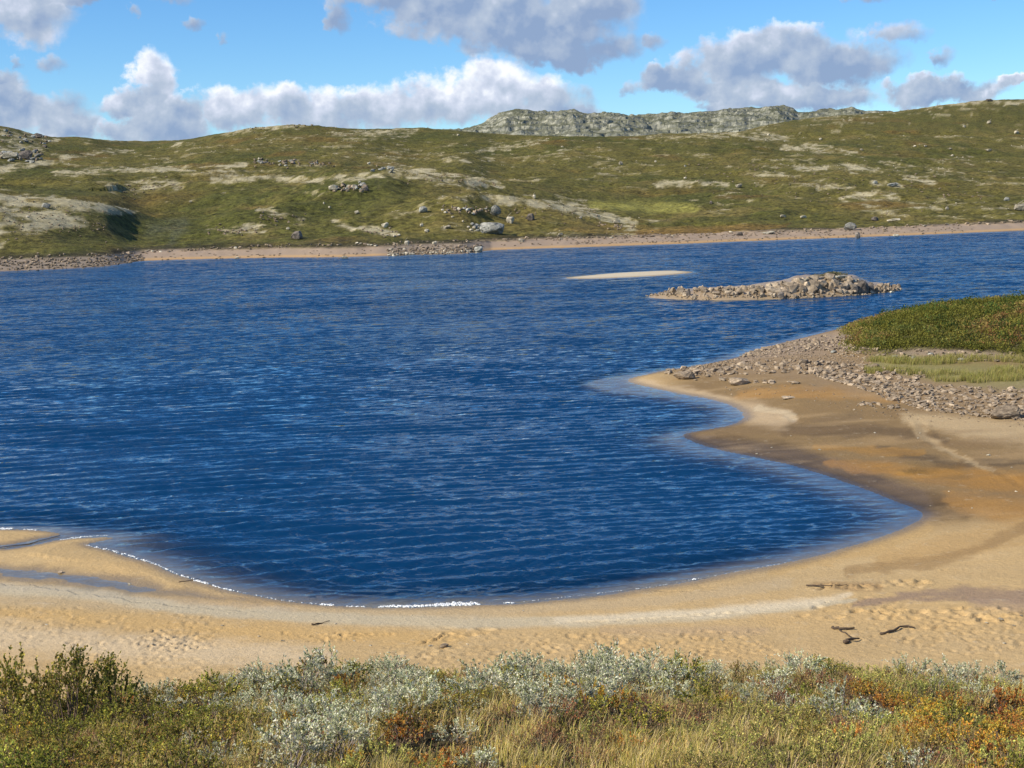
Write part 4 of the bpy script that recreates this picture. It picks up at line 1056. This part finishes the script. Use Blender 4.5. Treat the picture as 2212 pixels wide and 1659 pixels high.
def build_variants(n, seed, mat, tmat, **kw):
    res = []
    for k in range(n):
        (LV, LF, LC), (SV, SF) = make_shrub(seed+k, **kw)
        lm_ = mesh_np('foliage', LV, LF, smooth=False); cattr(lm_, 'leafcol', LC); lm_.materials.append(mat)
        sm = mesh_np('stem', SV, SF, smooth=True); sm.materials.append(tmat); res.append((lm_, sm))
    return res
PW = [(.60, .59, .37), (.76, .73, .50), (.42, .45, .23), (.80, .78, .62), (.28, .31, .12), (.50, .52, .32)]
PG = [(.34, .33, .06), (.22, .24, .045), (.56, .49, .09), (.11, .12, .03), (.40, .28, .07)]
PB = [(.48, .45, .11), (.58, .49, .14), (.33, .36, .08), (.66, .55, .19), (.40, .31, .12)]
PO = [(.72, .38, .06), (.66, .42, .08), (.45, .34, .07), (.58, .22, .05), (.36, .28, .07)]
PR = [(.38, .21, .11), (.44, .28, .13), (.26, .16, .08), (.42, .34, .15), (.46, .20, .08)]
PY = [(.34, .28, .06), (.28, .25, .06), (.40, .30, .09), (.22, .2, .05)]
WIL = build_variants(5, 500, M_WILL, M_GTWIG, H=.40, Rd=.27, nst=15, ntw=5, nlf=12, L=.031, Wd=.0135, pal=PW)
GRN = build_variants(4, 520, M_LEAF, M_TWIG, H=.42, Rd=.28, nst=16, ntw=5, nlf=12, L=.024, Wd=.019, pal=PG)
BRN = build_variants(4, 540, M_LEAF, M_TWIG, H=.28, Rd=.25, nst=18, ntw=5, nlf=12, L=.019, Wd=.012, pal=PB, upright=1.0)
ORG = build_variants(3, 560, M_LEAF, M_TWIG, H=.30, Rd=.22, nst=16, ntw=5, nlf=12, L=.021, Wd=.016, pal=PO, upright=.9)
RED = build_variants(3, 580, M_LEAF, M_TWIG, H=.22, Rd=.24, nst=18, ntw=5, nlf=10, L=.016, Wd=.010, pal=PR, upright=1.0)
BUSH = build_variants(3, 600, M_LEAF, M_TWIG, H=.85, Rd=.42, nst=26, ntw=8, nlf=11, L=.030, Wd=.024, pal=PG+[(.2, .2, .05)], upright=.9)

def put_shrub(var, x, y, z, s, sz, rz, name, label, cat, group=None, rnd=random):
    e_ = link(name, None, None, (x, y, z), label=label, category=cat); e_.empty_display_size = .1
    if group: e_['group'] = group
    e_.rotation_euler = (rnd.gauss(0, .08), rnd.gauss(0, .08), rz); e_.scale = (s, s, s*sz)
    a_ = link('foliage', var[0], e_); b_ = link('stem', var[1], e_)
    return e_
rs_ = random.Random(77)
def fg(px, py):
    c = cast(px, py, 5, 20); return c
def zone(px, py):
    """what grows where in the foreground thicket"""
    w = {'W': .17, 'G': .24, 'B': .34, 'O': .06, 'R': .08, 'Y': .1}
    def E(cx, cy, rx, ry): return math.exp(-(((px-cx)/rx)**2+((py-cy)/ry)**2))
    w['G'] += 7*E(60, 1540, 210, 90)+1.0*E(60, 1660, 240, 40)+.5*E(1720, 1560, 60, 40)
    w['W'] += 1.3*E(720, 1490, 200, 36)+2.4*E(1340, 1455, 150, 40)+1.4*E(1130, 1430, 80, 24)+.9*E(900, 1530, 160, 40)+.9*E(430, 1600, 120, 30)+1.0*E(640, 1590, 110, 24)+.9*E(1700, 1460, 130, 30)+1.0*E(2050, 1450, 130, 24)
    w['O'] += 1.6*E(1950, 1530, 130, 50)+2.4*E(2150, 1560, 90, 60)+.5*E(830, 1600, 80, 40)
    w['Y'] += 2.2*E(1480, 1590, 130, 50)+3.0*E(1250, 1640, 150, 45)+1.0*E(700, 1660, 300, 24)+.9*E(1050, 1540, 60, 40)+.7*E(1750, 1640, 160, 30)
    w['R'] += .9*E(1150, 1560, 140, 50)+.9*E(1550, 1510, 200, 40)+.6*E(1850, 1440, 160, 30)
    w['B'] += .8*E(1600, 1430, 150, 25)+.7*E(1880, 1440, 160, 30)+1.2*E(1700, 1600, 300, 60)
    w['W'] *= 1-.85*min(1, E(60, 1530, 230, 80)*1.3)
    w['W'] *= 1-.6*sstep(np.array(py), 1500, 1570)
    w['B'] *= 1+sstep(np.array(px), 1400, 1700)*1.2
    return w
LAB = {'W': ('willow_shrub', 'low grey-green willow shrub in the foreground thicket', 'grey willow shrubs of the foreground'),
       'G': ('green_shrub', 'leafy green shrub in the foreground thicket', 'green shrubs of the foreground'),
       'B': ('dwarf_birch', 'olive brown dwarf birch in the foreground heath', 'olive dwarf birches of the foreground'),
       'O': ('dwarf_birch', 'orange autumn dwarf birch in the foreground heath', 'orange dwarf birches of the foreground'),
       'R': ('heather_shrub', 'dark reddish brown heather in the foreground heath', 'reddish heather of the foreground')}
VAR = {'W': WIL, 'G': GRN, 'B': BRN, 'O': ORG, 'R': RED}
count = {k: 0 for k in VAR}; tufts = []
N_SH = 2350; taken = []
for k in range(N_SH):
    c = None
    r = math.sqrt(rs_.uniform(8.0**2, 15.6**2)); a_ = rs_.uniform(-rad(27), rad(27))
    x, y = r*math.sin(a_), r*math.cos(a_); z = float(gz(np.array([x]), np.array([y]))[0])
    px, py = project(x, y, z+.2)
    w = zone(float(px), float(py)); ks = list(w); kd = rs_.choices(ks, [w[q] for q in ks])[0]
    if kd == 'Y': tufts.append((x, y, z)); tufts.append((x+rs_.gauss(0, .12), y+rs_.gauss(0, .12), z)); continue
    if count.get(kd, 0) >= (245 if kd in 'WB' else 135): tufts.append((x, y, z)); continue
    mind = .25 if kd == 'W' else .2
    if any((x-u_)**2+(y-v_)**2 < mind**2 for u_, v_ in taken[-400:]): continue
    taken.append((x, y)); count[kd] += 1
    nm, lb, gp = LAB[kd]; s = rs_.uniform(.5, .92)
    zx = ('at the left edge', 'left of the middle', 'in the middle', 'right of the middle', 'at the right edge')[int(min(4, max(0, px/443)))]
    zr = 'along the sand edge' if py < 1480 else ('in the second rows' if py < 1560 else 'nearest the camera')
    lb = lb.split(' in the foreground')[0]+f' {zx} of the foreground, {zr}'; gp = f'{gp} {zx}, {zr}' 
    if kd == 'W': s *= rs_.choice([.8, 1, 1.15])
    put_shrub(rs_.choice(VAR[kd]), x, y, z, s, rs_.uniform(.7, 1.0), rs_.uniform(0, 6.28), nm, lb, 'shrub', gp, rs_)
# singled-out shrubs
for (px, py, s, vs, nm, lb) in [
    (40,1600,.95,BUSH,'green_shrub','tall dark green bush filling the left corner of the foreground'),
    (150,1590,.92,BUSH,'green_shrub','tall dark green bush with thin shoots second from the left edge'),
    (245,1560,.75,BUSH,'green_shrub','green bush at the right end of the tall left thicket'),
    (200,1530,.8,BUSH,'green_shrub','green bush with ragged top standing against the sand, third from the left edge'),
    (-30,1560,.85,BUSH,'green_shrub','green bush cut off by the left edge of the photo'),
    (110,1530,.75,BUSH,'green_shrub','green bush behind the left corner bush, right against the sand'),
    (700,1500,1.25,WIL,'willow_shrub','domed grey willow standing against the sand left of the middle'),
    (1150,1448,1.2,WIL,'willow_shrub','pale willow dome breaking the shrub edge at the middle'),
    (1450,1445,1.35,WIL,'willow_shrub','largest silvery willow dome at the shrub edge right of the middle'),
    (1330,1478,1.25,WIL,'willow_shrub','whitish willow in front of the largest silvery dome'),
    (1050,1465,1.1,WIL,'willow_shrub','bluish willow just left of the pale middle dome'),
    (640,1510,1.1,WIL,'willow_shrub','grey willow just left of the domed willow on the sand edge')]:
    c = cast(px, py, 5, 20)
    if c is None: continue
    put_shrub(rs_.choice(vs), c[0], c[1], c[2]-.03, s, 1.0, rs_.uniform(0, 6.28), nm, lb, 'shrub', None, rs_)
# ground cover under and between the shrubs
def scatter_cover(points, seed, nleaf, spread, hgt, L, Wd, pal, mat, name, patch=1.0):
    rng = np.random.default_rng(seed); P_ = np.array(points); n = len(P_)
    j = np.repeat(np.arange(n), nleaf)
    th = rng.uniform(0, 6.28, len(j)); rr = np.sqrt(rng.uniform(0, 1, len(j)))*spread
    b = P_[j]+np.c_[rr*np.cos(th), rr*np.sin(th), rng.uniform(0, 1, len(j))*hgt*(1-.5*(rr/spread)**2)]
    d = np.c_[rng.normal(0, .6, len(j)), rng.normal(0, .6, len(j)), rng.uniform(.1, 1.2, len(j))]
    s = rng.uniform(.6, 1.3, len(j))
    V, F = leaves(b, d, L*s, Wd*s, rng)
    pal = np.array(pal); pn = fbm(P_[:, 0], P_[:, 1], patch, 2, seed)*.9+.5
    ci = np.clip((pn*len(pal)+rng.normal(0, 1.2, n)).astype(int), 0, len(pal)-1); cc = pal[ci][j]*rng.uniform(.6, 1.4, (len(j), 1))
    me = mesh_np(name, V, F, smooth=False); cattr(me, 'leafcol', np.repeat(cc, 4, 0)); me.materials.append(mat)
    return link(name, me, kind='stuff')
def grass_tufts(points, seed, nb, H, Rd, wd, pal, name, lean=.25):
    rng = np.random.default_rng(seed); P_ = np.array(points); n = len(P_); j = np.repeat(np.arange(n), nb); m_ = len(j)
    th = rng.uniform(0, 6.28, m_); rr = np.sqrt(rng.uniform(0, 1, m_))*Rd
    b = P_[j]+np.c_[rr*np.cos(th), rr*np.sin(th), np.full(m_, -.02)]
    ln = np.c_[np.cos(th), np.sin(th), np.zeros(m_)]*rng.uniform(0, 1, (m_, 1))*lean+np.array([.10, .02, 0])*rng.normal(1, .6, (m_, 1))
    h_ = H*rng.uniform(.5, 1.1, m_)[:, None]
    a_ = rng.uniform(0, 3.14, m_); s = np.c_[np.cos(a_), np.sin(a_), np.zeros(m_)]*wd
    p1 = b+ln*h_*.35+np.array([0, 0, 1])*h_*.55; p2 = b+ln*h_*1.4+np.array([0, 0, 1])*h_*.95
    V = np.stack([b-s, b+s, p1+s*.8, p1-s*.8, p2], 1).reshape(-1, 3); o_ = np.arange(m_)[:, None]*5
    Q = o_+np.array([[0, 1, 2, 3]]); T = o_+np.array([[3, 2, 4]])
    pal = np.array(pal); c = pal[rng.choice(len(pal), m_)]*rng.uniform(.7, 1.3, (m_, 1))
    me = mesh_np(name, V, Q, T, smooth=False); cattr(me, 'leafcol', np.repeat(c, 5, 0)); me.materials.append(M_GRASS)
    return link(name, me, kind='stuff')
cov = []
for k in range(5000):
    r = math.sqrt(rs_.uniform(7.5**2, 16.4**2)); a_ = rs_.uniform(-rad(29), rad(29)); x, y = r*math.sin(a_), r*math.cos(a_); cov.append((x, y))
cov = np.array(cov); cz = gz(cov[:, 0], cov[:, 1]); covp = np.c_[cov, cz]
scatter_cover(covp, 801, 34, .14, .12, .016, .009, PB+PR+[(.50, .46, .14), (.56, .50, .22), (.38, .40, .09), (.60, .44, .13)], M_LEAF, 'heath_cover')
grass_tufts(tufts, 802, 42, .21, .09, .0022, [(.70, .50, .20), (.60, .48, .13), (.78, .60, .32), (.46, .42, .11)], 'grass', .35)
sp = covp[rs_.sample(range(len(covp)), 900)]
grass_tufts(sp, 803, 12, .20, .10, .0018, [(.62, .46, .18), (.50, .42, .13), (.72, .58, .32)], 'dry_grass', .3)

# heath on the knoll
kp = []; rk = random.Random(91)
for k in range(13500):
    r = rk.uniform(104, 158); a_ = rk.uniform(rad(11), rad(30)); x, y = r*math.sin(a_), r*math.cos(a_)
    z = float(gz(np.array([x]), np.array([y]))[0]); kp.append((x, y, z))
kp = np.array(kp)
px, py = project(kp[:, 0], kp[:, 1], kp[:, 2])
fi = np.interp(np.hypot(kp[:, 0], kp[:, 1]), R, np.arange(NR)).astype(int); fj = np.interp(np.arctan2(kp[:, 0], kp[:, 1]), AZ, np.arange(NC)).astype(int)
kvv = kv[np.clip(fi, 0, nrow-1), fj]
sel = kp[kvv > RNG.uniform(.05, .8, len(kvv))]
scatter_cover(sel, 811, 24, .42, .50, .15, .10, [(.15, .165, .03), (.11, .13, .028), (.19, .20, .035), (.24, .24, .05), (.32, .28, .08), (.28, .19, .06), (.20, .21, .04)], M_LEAF, 'knoll_heath', 7.0)
# yellow grass in front of the knoll
gp_ = []
for k in range(2000):
    px = rk.uniform(1870, 2480); py = rk.uniform(772, 832) if px > 2000 else rk.uniform(776, 812)
    c = cast(px, py, 60, 180)
    if c and fbm(np.array([c[0]]), np.array([c[1]]), 3, 2, 9)[0] > -.1: gp_.append(c)
bp_ = [sel[k_] for k_ in rk.sample(range(len(sel)), 230)]
scatter_cover(bp_, 815, 70, .75, .95, .17, .11, [(.10, .13, .028), (.08, .10, .025), (.14, .16, .035), (.19, .19, .05)], M_LEAF, 'knoll_bushes', 8.0)
grass_tufts(gp_, 812, 16, .55, .22, .011, [(.44, .40, .11), (.52, .44, .17), (.34, .34, .08), (.46, .36, .15)], 'sedge_grass', .3)
# turf on the island
tp = []
for k in range(80):
    base = unproj(rk.gauss(1795, 16), 640); r0 = math.hypot(*base); p_ = base/r0*(r0+rk.uniform(4.6, 6.5)); tp.append((p_[0], p_[1], float(gz(p_[:1], p_[1:2])[0])+.25))
scatter_cover(tp, 813, 22, .5, .35, .16, .10, [(.17, .15, .09), (.22, .18, .10), (.15, .13, .07)], M_LEAF, 'island_turf')

# ---------------------------------------------------------------- driftwood and dark marks on the sand
def stick(name, pts, r0, label):
    V = []; F = []; m_ = 6; r0 *= .6
    P0 = [Vector(p) for p in pts]; P_ = []; rj = random.Random(len(label))
    for a_, b_ in zip(P0[:-1], P0[1:]):
        for k in range(3): P_.append(a_.lerp(b_, k/3)+Vector((rj.gauss(0, r0*.8), rj.gauss(0, r0*.8), rj.uniform(-.7, .3)*r0)))
    P_.append(P0[-1])
    for i, p in enumerate(P_):
        d = (P_[min(i+1, len(P_)-1)]-P_[max(i-1, 0)]).normalized(); s = d.cross(Vector((0, 0, 1))).normalized(); n = s.cross(d)
        rr = r0*(1-.6*i/(len(P_)-1))*rj.uniform(.7, 1.3)
        for k in range(m_): t_ = 2*math.pi*k/m_; V.append(tuple(p+(s*math.cos(t_)+n*math.sin(t_))*rr))
    for i in range(len(P_)-1):
        for k in range(m_): F.append((i*m_+k, i*m_+(k+1) % m_, (i+1)*m_+(k+1) % m_, (i+1)*m_+k))
    V.append(tuple(P_[0])); V.append(tuple(P_[-1])); T = []
    for k in range(m_): T += [(len(V)-2, (k+1) % m_, k), (len(V)-1, (len(P_)-1)*m_+k, (len(P_)-1)*m_+(k+1) % m_)]
    me = mesh_np(name, V, F, T); me.materials.append(M_WOOD)
    return link(name, me, label=label, category='driftwood')
m, t, M_out = new_mat('weathered_wood'); pos = t.add('ShaderNodeNewGeometry').outputs['Position']; w_, _ = t.noise(pos, 9, 4, .6)
principled(t, M_out, t.mix(w_, (.05, .035, .025), (.11, .08, .055)), .9, None, .2); M_WOOD = m
for pl, r0, lb in [
    ([(672,1352),(688,1349),(712,1343)], .05, 'short dark stick leaning on the pale band of the near beach'),
    ([(1796,1358),(1812,1360),(1846,1361)], .10, 'thick dark root lying on sand right of the middle'),  # dark pieces at lower right added for dark marks in the sand
    ([(1812,1362),(1830,1372),(1838,1378)], .05, 'thin dark branch running down from the thick root'),
    ([(1902,1372),(1930,1364),(1960,1355),(1975,1359)], .07, 'crooked dark branch farthest right on the near sand'),
    ([(1828,1392),(1838,1386),(1856,1384)], .10, 'stubby dark root just above the right shrubs'),
    ([(385,1258),(410,1255),(432,1252)], .03, 'thin stick on the wet sand of the left spit'),
    ([(1742,1266),(1790,1267),(1830,1265)], .05, 'low dark branch half sunk in the sand by the bay'),
    ([(0,1186),(60,1178),(130,1160)], .04, 'long dark pole lying along the narrow channel at the left edge')]:  # dark tube added along the channel's dark line
    pts = []
    for (px, py) in pl:
        c = cast(px, py, 30, 120); pts.append((c[0], c[1], max(c[2], 0)+r0*.7))
    stick('driftwood', pts, r0, lb)
print('tris', sum(len(me.polygons) for me in bpy.data.meshes), 'shrubs', count, len(tufts))
